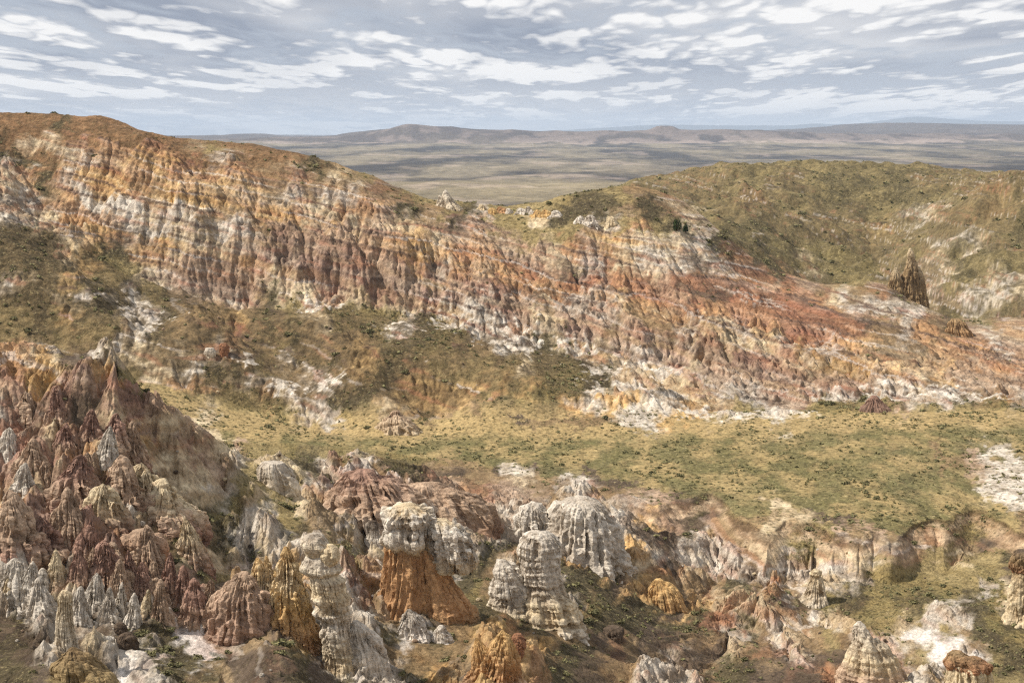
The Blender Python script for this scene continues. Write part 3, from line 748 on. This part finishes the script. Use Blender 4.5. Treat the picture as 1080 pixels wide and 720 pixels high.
rock('leaning_spire', 'grey leaning rock spire with a reddish flank at the bottom edge', 'rock spire', (915, 719), [
    [(655, 904, 908), (661, 901, 912), (668, 899, 918), (676, 898, 930), (684, 896, 939), (694, 893, 945), (706, 889, 950), (724, 884, 957)]],
    [(0, 'w'), (.45, 'c'), (.6, 'p'), (1, 'p')], flute=.1, bed=.09, lump=.14, nf=5, depth=.7)
built('capped_pillar', 'pale pillar with a rusty shrub-topped cap at the right edge', 'rock pillar', (1072, 655), [
    ('column', [[(600, 1069, 1092), (612, 1067, 1094), (630, 1065, 1095), (645, 1062, 1096), (658, 1056, 1100)]], [(0, 'b'), (.3, 'c'), (.8, 'c'), (1, 'w')], dict(flute=.12, lump=.12)),
    ('cap', [[(580, 1074, 1090), (585, 1068, 1096), (592, 1066, 1098), (600, 1065, 1097), (606, 1070, 1090)]], [(0, 'k'), (.4, 'b'), (1, 'O')], dict(flute=.08, lump=.2, close=True))])
built('capped_pillar', 'squat pale rock under a dark overhanging slab at the bottom right', 'rock pillar', (1018, 719), [
    ('column', [[(699, 1001, 1034), (706, 999, 1041), (724, 996, 1046)]], [(0, 'c'), (1, 'c')], dict(flute=.16, lump=.1)),
    ('cap', [[(688, 1003, 1012), (692, 1000, 1022), (698, 999, 1034), (704, 1000, 1041), (708, 1014, 1044)]], [(0, 'b'), (1, 'O')], dict(flute=.16, bed=.08, lump=.3, rough=1.6, close=True))])
built('capped_cone', 'small pale clay cone with a tiny rounded cap on the right flat', 'hoodoo', (858, 636), [
    ('column', [[(604, 856, 864), (612, 854, 867), (624, 849, 870), (638, 838, 875)]], [(0, 'c'), (1, 'w')], dict(flute=.16, lump=.08)),
    ('cap', [[(600, 857, 863), (602, 855, 866), (605, 854, 867), (608, 857, 865)]], [(0, 'c'), (1, 'c')], dict(flute=.05, lump=.2, close=True))])
rock('boulder', 'round dark boulder on the white wash at lower left', 'boulder', (127, 668), [[(656, 124, 130), (660, 121, 133), (665, 120, 134), (670, 122, 133)]], [(0, 'k'), (1, 'k')], flute=.05, lump=.2)
rock('boulder', 'wide dark brown boulder just below the round one on the wash', 'boulder', (134, 684), [[(667, 130, 138), (672, 126, 143), (679, 123, 146), (686, 122, 147)]], [(0, 'k'), (1, 'k')], flute=.08, lump=.24)
rock('ridge_tower', 'jagged brown rock tower standing on the right end of the ridge', 'rock tower', (957, 312), [
    [(262, 959, 961), (268, 958, 964), (277, 957, 966), (286, 954, 968), (297, 951, 969), (316, 948, 972)],
    [(281, 968, 970), (289, 966, 973), (300, 963, 975), (318, 960, 978)], [(282, 943, 946), (289, 940, 949), (300, 938, 952), (314, 936, 955)]],
    [(0, 'c'), (.4, 'b'), (1, 'b')], flute=.3, bed=.05, lump=.14, nf=7, rough=1.4)
rock('ridge_tower', 'small blocky grey rock knob on the ridge below the jagged tower', 'rock tower', (1008, 352), [
    [(336, 1004, 1011), (340, 1001, 1017), (346, 999, 1021), (356, 997, 1027)]], [(0, 'b'), (1, 'o')], flute=.24, bed=.06, lump=.16)
rock('rock_spire', 'pair of white spires behind the saddle of the ridge', 'rock spire', (472, 219), [
    [(200, 469, 471), (206, 467, 474), (213, 464, 480), (222, 460, 488)], [(206, 463, 465), (213, 461, 468), (222, 458, 472)]], [(0, 'w'), (1, 'c')], flute=.3, lump=.14, nf=8)
rock('rock_crag', 'spiky golden rock crag at the bottom centre edge', 'rock formation', (525, 712), [
    [(664, 528, 532), (670, 524, 537), (684, 516, 542), (702, 506, 547), (724, 494, 552)], [(672, 501, 504), (682, 500, 513), (700, 498, 524), (722, 488, 530)]],
    [(0, 'y'), (.5, 'o'), (1, 'w')], flute=.3, lump=.2, nf=8)
rock('boulder', 'small rust red boulder beside the spiky golden crag', 'boulder', (547, 683), [[(668, 543, 550), (673, 540, 554), (680, 540, 555), (685, 541, 553)]], [(0, 'O'), (1, 'O')], flute=.05, lump=.2)
rock('clay_pillar', 'slim pale grey clay pillar above the white wash at lower left', 'clay pillar', (69, 682), [
    [(622, 65, 71), (627, 62, 75), (640, 61, 76), (655, 60, 77), (670, 59, 79), (686, 56, 82)]], [(0, 'c'), (1, 'w')], flute=.18, lump=.08, nf=6)
rock('clay_mound', 'smooth tan clay mound at the lower left bottom edge', 'clay mound', (84, 718), [
    [(682, 72, 80), (686, 68, 86), (694, 62, 96), (704, 56, 108), (724, 48, 124)]], [(0, 'b'), (1, 't')], flute=.14, lump=.2, rough=1.5)
rock('overhang_boulder', 'tilted pink brown slab boulder with a dark overhang at left', 'boulder', (150, 578), [
    [(559, 140, 158), (564, 131, 168), (571, 126, 174), (577, 130, 176), (582, 150, 176)]], [(0, 'p'), (.7, 'O'), (1, 'k')], flute=.08, bed=.04, lump=.16)
rock('clay_cone', 'pointed pinkish clay cone at the foot of the hills by the meadow', 'clay cone', (417, 450), [
    [(433, 415, 420), (438, 409, 426), (444, 402, 433), (452, 396, 442)]], [(0, 'p'), (1, 'c')], flute=.16, lump=.3, nf=6, rough=1.4)
rock('clay_cone', 'small dark purplish cone at the ridge foot on the right', 'clay cone', (922, 433), [
    [(417, 920, 925), (424, 914, 931), (436, 905, 941)]], [(0, 'm'), (1, 'k')], flute=.2, lump=.12, nf=9)
rock('boulder', 'rust red boulder on the brown hillside at mid left', 'boulder', (236, 374), [[(362, 233, 239), (367, 231, 242), (374, 232, 241)]], [(0, 'O'), (1, 'O')], flute=.05, lump=.2)
rock('boulder', 'pale grey boulder left of the rust red one on the hillside', 'boulder', (221, 375), [[(367, 217, 225), (371, 215, 228), (377, 216, 227)]], [(0, 'w'), (1, 'c')], flute=.05, lump=.2)
rock('rock_dome', 'rosy rough clay dome on the near crest behind the orange pillar', 'clay dome', (400, 540), [
    [(494, 376, 388), (499, 368, 400), (508, 358, 416), (522, 350, 436), (545, 344, 452)]], [(0, 'm'), (.5, 'p'), (1, 'w')], flute=.26, lump=.3, nf=16, depth=1, rough=1.6)
rock('clay_mound', 'long smooth salmon clay ridge sloping right below the meadow', 'clay mound', (470, 545), [
    [(509, 440, 462), (515, 428, 484), (525, 420, 502), (536, 416, 514), (552, 410, 528)]], [(0, 'p'), (.5, 'p'), (1, 'O')], flute=.2, lump=.26, nf=13, depth=.6, rough=1.5)
rock('rock_block', 'cream boulder outcrop above the tan slope at centre left', 'rock outcrop', (290, 517), [
    [(487, 276, 300), (492, 272, 304), (502, 271, 310), (516, 270, 316)]], [(0, 'w'), (1, 'c')], flute=.1, lump=.14)
rock('rock_outcrop', 'small grey knob with a dark top beside the orange pillar', 'rock knob', (392, 571), [
    [(549, 388, 397), (554, 386, 400), (562, 387, 400), (573, 382, 404)]], [(0, 'k'), (.35, 'w'), (1, 'w')], flute=.1, lump=.16)
rock('rock_block', 'dark grey rock block on the shrubby slope below the layered butte', 'rock', (648, 671), [
    [(661, 640, 652), (665, 634, 656), (674, 631, 656)]], [(0, 'k'), (1, 'k')], flute=.12, lump=.3)
rock('rock_block', 'ochre clay wedge above the pale gully on the lower right', 'rock outcrop', (700, 636), [
    [(611, 690, 700), (618, 686, 710), (628, 682, 718), (640, 680, 724)]], [(0, 'y'), (1, 'o')], flute=.22, lump=.14, nf=9)

# rows of fluted clay pinnacles: (column, top row, width, height, top class)
PIN = [(14, 588, 20, 44, 'w'), (31, 583, 17, 46, 'w'), (47, 590, 16, 42, 'w'), (60, 580, 15, 40, 'c'), (22, 606, 14, 34, 'w'), (40, 612, 14, 34, 'w'), (6, 612, 14, 36, 'c'),
       (83, 572, 15, 44, 'm'), (96, 580, 12, 40, 'p'), (110, 562, 19, 52, 'm'), (124, 582, 13, 44, 'p'), (137, 576, 14, 48, 'm'), (151, 584, 13, 44, 'm'), (164, 590, 14, 42, 'p'),
       (178, 580, 17, 56, 'm'), (192, 592, 15, 46, 'm'), (207, 598, 16, 44, 'm'), (220, 604, 16, 42, 'p'), (100, 604, 12, 44, 'w'), (114, 610, 11, 46, 'w'), (127, 614, 12, 44, 'w'),
       (141, 616, 12, 42, 'w'), (155, 620, 12, 40, 'c'), (168, 612, 17, 52, 'p'), (84, 606, 12, 40, 'w'),
       (40, 544, 30, 40, 'm'), (14, 520, 20, 40, 'O'), (75, 514, 22, 46, 'p'), (60, 532, 18, 44, 'p'), (96, 536, 16, 44, 'm'), (86, 560, 14, 30, 'm'), (114, 568, 24, 34, 'O'),
       (130, 472, 18, 42, 'O'), (113, 448, 16, 44, 'w'), (80, 475, 24, 32, 'm'), (92, 466, 14, 30, 'o'), (50, 488, 18, 34, 'p'), (24, 486, 18, 34, 'w'), (108, 505, 22, 30, 'c'),
       (150, 490, 22, 40, 'b'), (170, 498, 24, 44, 'c'), (176, 524, 26, 30, 'b'), (200, 540, 22, 34, 'b'), (155, 550, 14, 36, 'p'), (68, 446, 16, 30, 'm'), (34, 452, 16, 30, 'p'),
       (8, 448, 16, 34, 'w'), (120, 430, 16, 36, 'm'), (96, 424, 15, 34, 'm'), (60, 410, 14, 34, 'm'), (30, 404, 14, 34, 'p'), (140, 436, 14, 34, 'p')]
NM = {'w': 'pale grey', 'c': 'cream', 'm': 'mauve red', 'p': 'pinkish', 'O': 'rust brown', 'o': 'orange tan', 'b': 'buff brown'}
for i, (u0, vt, wd, ht, ky) in enumerate(PIN):
    r_ = np.random.default_rng(100 + i)
    ky = {'O': 'p', 'b': 'c', 'o': 'p'}.get(ky, ky)
    l0 = r_.uniform(-.22, .22) * wd
    wd *= r_.uniform(.85, 1.5); vt += r_.uniform(-5, 12); ht = ht + r_.uniform(-6, 8)
    o_ = [(vt, u0 + l0 - wd * .05, u0 + l0 + wd * .05), (vt + ht * .07, u0 + l0 * .8 - wd * .17, u0 + l0 * .8 + wd * .17), (vt + ht * .3, u0 + l0 * .5 - wd * .36, u0 + l0 * .5 + wd * .36),
          (vt + ht * .6, u0 - wd * .58, u0 + wd * .58), (vt + ht, u0 - wd * .95, u0 + wd * .95)]
    where = ('in the lowest row above the white wash' if vt >= 600 else 'in the row above the wash' if vt >= 556 else 'on the middle of the left spur' if vt >= 480 else 'high on the left spur')
    rock('clay_pinnacle', NM[ky] + ' fluted clay pinnacle ' + where, 'pinnacle', (u0, vt + ht * .92), [o_],
         [(0, ky), (.3, ky), (.6, 'p' if ky in 'mc' else ky), (.9, 'w' if vt > 548 else 'm'), (1, 'w' if vt > 548 else 'm')], group='fluted clay pinnacles of the left spur', flute=.36, lump=.26, nf=7, cols=70, rough=1.2, dd=.7)
# far pale cones behind the saddle
for i, (u0, vt, wd, ht, ky) in enumerate([(508, 213, 6, 8, 'c'), (519, 216, 7, 9, 'y'), (528, 214, 8, 10, 'o'), (537, 217, 6, 8, 'w'), (549, 216, 8, 9, 'w'), (557, 214, 7, 11, 'w'), (566, 218, 7, 9, 'y'),
                                          (575, 217, 8, 10, 'y'), (586, 219, 8, 9, 'w'), (622, 222, 9, 14, 'w'), (612, 224, 7, 10, 'w'), (644, 224, 8, 12, 'c')]):
    rock('clay_cone', NM.get(ky, 'yellow') + ' small clay cone behind the ridge saddle', 'clay cone', (u0, vt + ht), [[(vt + ht * .35, u0 - wd * .2, u0 + wd * .14), (vt + ht * .5, u0 - wd * .4, u0 + wd * .4), (vt + ht * .8, u0 - wd * .6, u0 + wd * .7), (vt + ht * 1.1, u0 - wd * .9, u0 + wd)]],
         [(0, ky), (1, ky)], group='small clay cones behind the ridge saddle', flute=.3, lump=.3, cols=36, rough=1.5, nf=5)

# ------------------------------------------------------------------ loose stones
def stone_mesh(seed, ky):
    q = rock_shell([(345, 536, 544), (350, 531, 549), (360, 529, 551), (370, 532, 548), (375, 537, 543)], FOC, 1, .1, .06, .34, seed, close=True, cols=22, nf=4)
    o = shell_mesh('loose_boulder', [q], [(0, ky), (1, ky)])
    me = o.data; bpy.data.objects.remove(o)
    n = len(me.vertices); c = np.empty(n * 3, F4); me.vertices.foreach_get('co', c); c = c.reshape(-1, 3)
    c -= c.mean(0); c /= np.abs(c).max(); c[:, 2] *= .75
    me.vertices.foreach_set('co', c.ravel()); me.update()
    return me
stones = [stone_mesh(500 + i, k) for i, k in enumerate('wwckpb')]
SN = ['whitish', 'light grey', 'cream', 'dark brown', 'pinkish', 'tan']
for i in range(110):
    u0 = rng.uniform(5, 1075); v0 = rng.uniform(470, 715) if i < 80 else rng.uniform(330, 450)
    x, y, z = hit(u0, v0)
    if y > 470 or (y > 215 and y < 292): continue
    k = int(rng.integers(0, 6)); s_ = rng.uniform(.14, .42) * (1 if y < 220 else 1.5)
    o = bpy.data.objects.new('loose_boulder', stones[k]); COLL.objects.link(o)
    o.location = (x, y, z + s_ * .2); o.scale = (s_ * rng.uniform(.8, 1.3), s_, s_ * rng.uniform(.7, 1)); o.rotation_euler = (rng.uniform(-.3, .3), rng.uniform(-.3, .3), rng.uniform(0, 6.3))
    tag(o, SN[k] + ' loose boulder lying on the ' + ('ridge foot' if y > 300 else 'foreground clay slope'), 'boulder', 'loose boulders on the clay')

# ------------------------------------------------------------------ shrubs
def leaf_mat(name, c1, c2):
    m, nt, b = new_mat(name)
    tc = nd(nt, 'ShaderNodeTexCoord').outputs['Object']
    oi = nd(nt, 'ShaderNodeObjectInfo').outputs['Random']
    vc = nd(nt, 'ShaderNodeAttribute', attribute_name='Col').outputs['Fac']
    f = math_(nt, 'ADD', math_(nt, 'MULTIPLY', vc, .75), math_(nt, 'MULTIPLY', oi, .35), clamp=True)
    nt.links.new(mixc(nt, f, tuple(lin(c1)), tuple(lin(c2))), b.inputs['Base Color'])
    return m
M_sage = leaf_mat('sagebrush_leaves', (74, 72, 50), (136, 130, 92))
M_jun = leaf_mat('juniper_leaves', (34, 46, 28), (66, 78, 44))
M_bark = leaf_mat('bark', (82, 66, 50), (110, 92, 72))
def bush_geo(r_, n, wide=1.0, high=.75, ls=.2):
    """leaf sprays spread through a lopsided dome made of a few lobes, unit half-width"""
    L = r_.integers(3, 6); lc = np.stack([r_.uniform(-.5, .5, L), r_.uniform(-.5, .5, L), r_.uniform(.15, .45, L)], 1); lr = r_.uniform(.3, .62, L)
    w_ = r_.integers(0, L, n)
    d_ = r_.normal(size=(n, 3)); d_ /= np.linalg.norm(d_, axis=1)[:, None]
    p = lc[w_] + d_ * (lr[w_] * r_.uniform(.45, 1.0, n) ** .6)[:, None]
    p[:, 2] = np.abs(p[:, 2]) * high; p[:, :2] *= wide
    t1_ = r_.normal(size=(n, 3)); t1_ /= np.linalg.norm(t1_, axis=1)[:, None]
    t2_ = np.cross(t1_, d_); t2_ /= (np.linalg.norm(t2_, axis=1)[:, None] + 1e-6)
    s_ = (r_.uniform(.6, 1.3, n) * ls)[:, None]
    co = np.stack([p - t1_ * s_ - t2_ * s_ * .5, p + t1_ * s_ * .9 - t2_ * s_ * .4, p + t1_ * s_ + t2_ * s_ * .6, p - t1_ * s_ * .7 + t2_ * s_ * .6], 1).reshape(-1, 3)
    fa = np.arange(n * 4).reshape(-1, 4)
    c = np.repeat(r_.uniform(0, 1, n), 4)
    return co, fa, c
bush_me = [mesh_np('sagebrush', *((g := bush_geo(np.random.default_rng(40 + i), 110))[:2]), M_sage, col=np.repeat(g[2][:, None], 3, 1).astype(F4), smooth=False, link=False) for i in range(7)]
small_geo = [bush_geo(np.random.default_rng(80 + i), 22, ls=.34) for i in range(8)]

DENS = np.array([dict(r=.04, g=.30, t=.13, s=.26, k=.07, b=.06, O=.02, c=.006, o=.004, w=.003, p=.002, m=.004, y=.002, W=.003)[k] for k in KEYS], F4)[IDX]
def scatter(d0, d1, per, smin, smax, seed, damp):
    r_ = np.random.default_rng(seed)
    n = int(per * .42 * 2 * (d1 ** 2 - d0 ** 2) / 2)
    d = np.sqrt(r_.uniform(d0 ** 2, d1 ** 2, n)); a = r_.uniform(-.41, .41, n)
    ri = np.clip(np.searchsorted(dr, d), 1, nr - 1); ci = np.clip(np.searchsorted(ac, a), 1, NC - 1)
    de = look(DENS, uu[ri, ci][None], vv[ri, ci][None], .5)[0]
    de = np.where(mead[ri, ci] > .6, np.maximum(de, .2), de)
    pt = sstep(-.25, .35, fbm((a * d / 11)[None].astype(F4), (d / 16)[None].astype(F4), 3, 211)[0])
    ok = r_.uniform(0, per, n) < de * (.15 + 1.1 * pt) * damp
    a, d, ri, ci = a[ok], d[ok], ri[ok], ci[ok]
    s_ = np.clip(np.exp(r_.normal(math.log((smin * smax) ** .5), .38, len(a))), smin * .7, smax * 1.5)
    z = sample(Zf, a, d)
    vis = (z + s_ * 1.0) / d > HOR[np.maximum(ri - 3, 0), ci]
    a, d, z, s_ = a[vis], d[vis], z[vis], s_[vis]
    return np.stack([a * d, d, z, s_], 1)
SHR = np.concatenate([scatter(96, 300, .5, .2, .6, 1, 1.5), scatter(300, 470, .12, .4, 1.0, 2, .42), scatter(560, 1100, .03, .8, 1.7, 3, .12)])
app = SHR[:, 3] / SHR[:, 1]
order = np.argsort(-app)
big, rest = SHR[order[:300]], SHR[order[300:]]
print('shrubs', len(SHR), 'smallest single px', float(app[order[299]] * FOC * 2))
def zone(x, y, z_):
    u = float(np.squeeze(ae2uv(x / y, float(z_) / y)[0]))
    if y > 290: return 'dark low shrub on the banded ridge slope', 'shrubs on the ridge'
    if y > 207: return 'grey green sagebrush bush on the flat valley meadow', 'sagebrush on the meadow'
    if u > 780: return 'dark green bush on the grassy flat and slope at lower right', 'bushes at the lower right'
    if u > 470: return 'dark olive bush on the brown slope around the layered butte', 'bushes on the brown central slope'
    if u > 230: return 'dark bush on the tan slope around the orange pillar and hoodoo', 'bushes around the hoodoo'
    return 'dark scrubby bush on the left clay spur and its foot', 'bushes on the left spur'
for i, (x, y, z, s_) in enumerate(big):
    o = bpy.data.objects.new('sagebrush', bush_me[i % 7]); COLL.objects.link(o)
    o.location = (x, y, z - .08 * s_); o.scale = (s_ * rng.uniform(.9, 1.25), s_, s_ * rng.uniform(.75, 1.05)); o.rotation_euler = (0, 0, rng.uniform(0, 6.28))
    lb, gp = zone(x, y, z); tag(o, lb, 'bush', gp)
cs, cc_ = [], []
for i, (x, y, z, s_) in enumerate(rest):
    co, fa, c = small_geo[i % 8]
    t = (i * 2.399) % 6.283; ct, st = math.cos(t), math.sin(t)
    q = co * s_
    cs.append(np.stack([q[:, 0] * ct - q[:, 1] * st + x, q[:, 0] * st + q[:, 1] * ct + y, q[:, 2] * .9 + z - .08 * s_], 1)); cc_.append(np.clip(c * .8 + ((i * 37) % 100) / 250, 0, 1))
cs = np.concatenate(cs); cc_ = np.concatenate(cc_)
o = mesh_np('scattered_shrubs', cs, np.arange(len(cs)).reshape(-1, 4), M_sage, col=np.repeat(cc_[:, None], 3, 1).astype(F4), smooth=False)
o['kind'] = 'stuff'; tag(o, 'thousands of small grey green shrubs dotting meadow and hillsides', 'shrubs')

# ------------------------------------------------------------------ conifers in the draw behind the ridge
def juniper(u0, v0, h, label):
    x, y, z = hit(u0, v0)
    e = bpy.data.objects.new('juniper_tree', None); COLL.objects.link(e); e.location = (x, y, z); tag(e, label, 'tree', 'junipers in the draw behind the ridge')
    r_ = np.random.default_rng(int(u0))
    tr = np.array([[math.cos(k * 1.2566) * (.16 - .12 * j) * h * .4, math.sin(k * 1.2566) * (.16 - .12 * j) * h * .4, (-.06 + .8 * j) * h] for j in (0, 1) for k in range(5)])
    tf = np.array([[k, (k + 1) % 5, 5 + (k + 1) % 5, 5 + k] for k in range(5)])
    mesh_np('trunk', tr, tf, M_bark, col=np.full((10, 3), .5, F4), parent=e)
    co, fa, c = bush_geo(r_, 420, ls=.10)
    co = co * np.array([.42 * h, .42 * h, 1.15 * h]) + np.array([0, 0, .1 * h])
    tp = 1 - .45 * np.clip(co[:, 2:3] / h, 0, 1); co[:, :2] *= tp
    mesh_np('crown', co, fa, M_jun, col=np.repeat(c[:, None], 3, 1).astype(F4), smooth=False, parent=e)
juniper(714, 244, 4.2, 'dark green juniper, taller of the pair in the draw behind the ridge')
juniper(723, 245, 3.1, 'dark green juniper, shorter of the pair in the draw behind the ridge')


# ------------------------------------------------------------------ air
me = bpy.data.meshes.new('haze')
hx0, hx1, hy0, hy1 = -44000, 44000, -400, 55000
hz0, hz1 = float(Zf.min()) - 1, max(30.0, float(Zf.max())) + 3
vs = [(x, y, z) for z in (hz0, hz1) for y in (hy0, hy1) for x in (hx0, hx1)]
me.from_pydata(vs, [], [(0, 2, 3, 1), (4, 5, 7, 6), (0, 1, 5, 4), (2, 6, 7, 3), (0, 4, 6, 2), (1, 3, 7, 5)])
hz = bpy.data.objects.new('haze', me); COLL.objects.link(hz); hz['kind'] = 'stuff'
hz['label'] = 'thin blue haze over the far plain and mountains'; hz['category'] = 'haze'
hm = bpy.data.materials.new('air'); hm.use_nodes = True; nt = hm.node_tree; nt.nodes.clear()
out = nt.nodes.new('ShaderNodeOutputMaterial'); pv = nt.nodes.new('ShaderNodeVolumePrincipled')
pv.inputs['Color'].default_value = (.68, .82, 1, 1); pv.inputs['Density'].default_value = HAZE = 3.4e-5
pv.inputs['Anisotropy'].default_value = 0.0
nt.links.new(pv.outputs[0], out.inputs['Volume']); me.materials.append(hm)

# ------------------------------------------------------------------ sky with broken cloud, sun
SUN_EL, SUN_AZ = math.radians(48), math.radians(-94)    # from the left, a little ahead of the viewer
w = bpy.data.worlds.new('World'); SC.world = w; w.use_nodes = True
nt = w.node_tree; nt.nodes.clear()
out = nt.nodes.new('ShaderNodeOutputWorld'); bg = nt.nodes.new('ShaderNodeBackground'); nt.links.new(bg.outputs[0], out.inputs[0])
sky = nd(nt, 'ShaderNodeTexSky', sky_type='NISHITA'); sky.sun_disc = False
sky.sun_elevation = SUN_EL; sky.sun_rotation = SUN_AZ; sky.air_density = 1.2; sky.dust_density = 1.5
bg.inputs['Strength'].default_value = .072
tc = nd(nt, 'ShaderNodeTexCoord').outputs['Generated']
sx = nd(nt, 'ShaderNodeSeparateXYZ'); nt.links.new(tc, sx.inputs[0])
X_, Y_, Z_ = sx.outputs
def plane(dz):
    zz = math_(nt, 'ADD', math_(nt, 'MAXIMUM', math_(nt, 'ADD', Z_, dz), 0.0), .05)
    c = nd(nt, 'ShaderNodeCombineXYZ')
    nt.links.new(math_(nt, 'DIVIDE', X_, zz), c.inputs[0]); nt.links.new(math_(nt, 'MULTIPLY', math_(nt, 'DIVIDE', Y_, zz), .36), c.inputs[1])
    c.inputs[2].default_value = 3.7
    return c.outputs[0]
def billow(p, sc, w):
    n = noise_(nt, p, sc, 1, .4, .35)
    return math_(nt, 'MULTIPLY', math_(nt, 'ABSOLUTE', math_(nt, 'SUBTRACT', math_(nt, 'MULTIPLY', n, 2.0), 1.0)), w)
def cloud(dz):
    p = plane(dz)
    a = noise_(nt, p, .5, 3, .5, .6)
    s_ = math_(nt, 'MULTIPLY', a, .55)
    for sc, w_ in ((.95, .46), (2.4, .30), (5.6, .2)):
        s_ = math_(nt, 'ADD', s_, billow(p, sc, w_))
    return math_(nt, 'ADD', s_, math_(nt, 'MULTIPLY', noise_(nt, p, 8.0, 6, .65, 0), .14))
c0 = cloud(0); cU = cloud(.006); cV = cloud(.016)
cover = maprange(nt, c0, .36, .50, .2, 1)
lit = maprange(nt, math_(nt, 'ADD', math_(nt, 'SUBTRACT', c0, cU), math_(nt, 'MULTIPLY', math_(nt, 'SUBTRACT', c0, cV), .8)), -.04, .17, 0, 1)
bigg = maprange(nt, noise_(nt, plane(0), .8, 3, .5, .5), .40, .62, .0, .55)
low = maprange(nt, Z_, 0.0, .05, .7, .0)
br2 = math_(nt, 'MAXIMUM', math_(nt, 'ADD', math_(nt, 'MULTIPLY', lit, .8), bigg, clamp=True), low)
cc = mixc(nt, br2, (3.5, 3.95, 4.95), (11.8, 11.6, 11.4))
skyc = mixc(nt, cover, mixc(nt, .85, sky.outputs[0], (5.8, 6.4, 7.6)), cc)
# below the horizon: plain earth tone
grd = mixc(nt, maprange(nt, Z_, -.05, -.01, 0, 1), (2.2, 1.8, 1.3), skyc)
nt.links.new(grd, bg.inputs['Color'])
sd = bpy.data.lights.new('sun', 'SUN'); sd.energy = 4.6; sd.angle = math.radians(1.5); sd.color = (1, .93, .84)
so = bpy.data.objects.new('sun', sd); COLL.objects.link(so)
from mathutils import Vector, Matrix
sdir = Vector((math.sin(SUN_AZ) * math.cos(SUN_EL), math.cos(SUN_AZ) * math.cos(SUN_EL), math.sin(SUN_EL)))
so.rotation_euler = sdir.to_track_quat('Z', 'Y').to_euler()
so.location = (0, -20, 60)

# ------------------------------------------------------------------ camera and output
cd = bpy.data.cameras.new('camera'); cam = bpy.data.objects.new('camera', cd); COLL.objects.link(cam)
cd.sensor_width = 36; cd.lens = 36 * FOC / 1080; cd.clip_start = .1; cd.clip_end = 200000
cam.location = (0, 0, 0); cam.rotation_euler = (math.radians(90) - PIT, 0, 0)
SC.camera = cam
SC.view_settings.view_transform = 'Standard'; SC.view_settings.look = 'None'
SC.view_settings.exposure = 0.26; SC.view_settings.gamma = 1
SC.view_settings.use_curve_mapping = False
cy = SC.cycles
cy.use_denoising = False
cy.pixel_filter_type = 'BLACKMAN_HARRIS'; cy.filter_width = 1.25
w.cycles.sampling_method = 'MANUAL'; w.cycles.sample_map_resolution = 1024
try:
    cy.denoiser = 'OPENIMAGEDENOISE'; cy.denoising_prefilter = 'ACCURATE'; cy.denoising_input_passes = 'RGB_ALBEDO_NORMAL'
except Exception: pass
cy.max_bounces = 4; cy.diffuse_bounces = 2; cy.volume_bounces = 1; cy.use_adaptive_sampling = True; cy.adaptive_threshold = .01
cy.volume_step_rate = 10
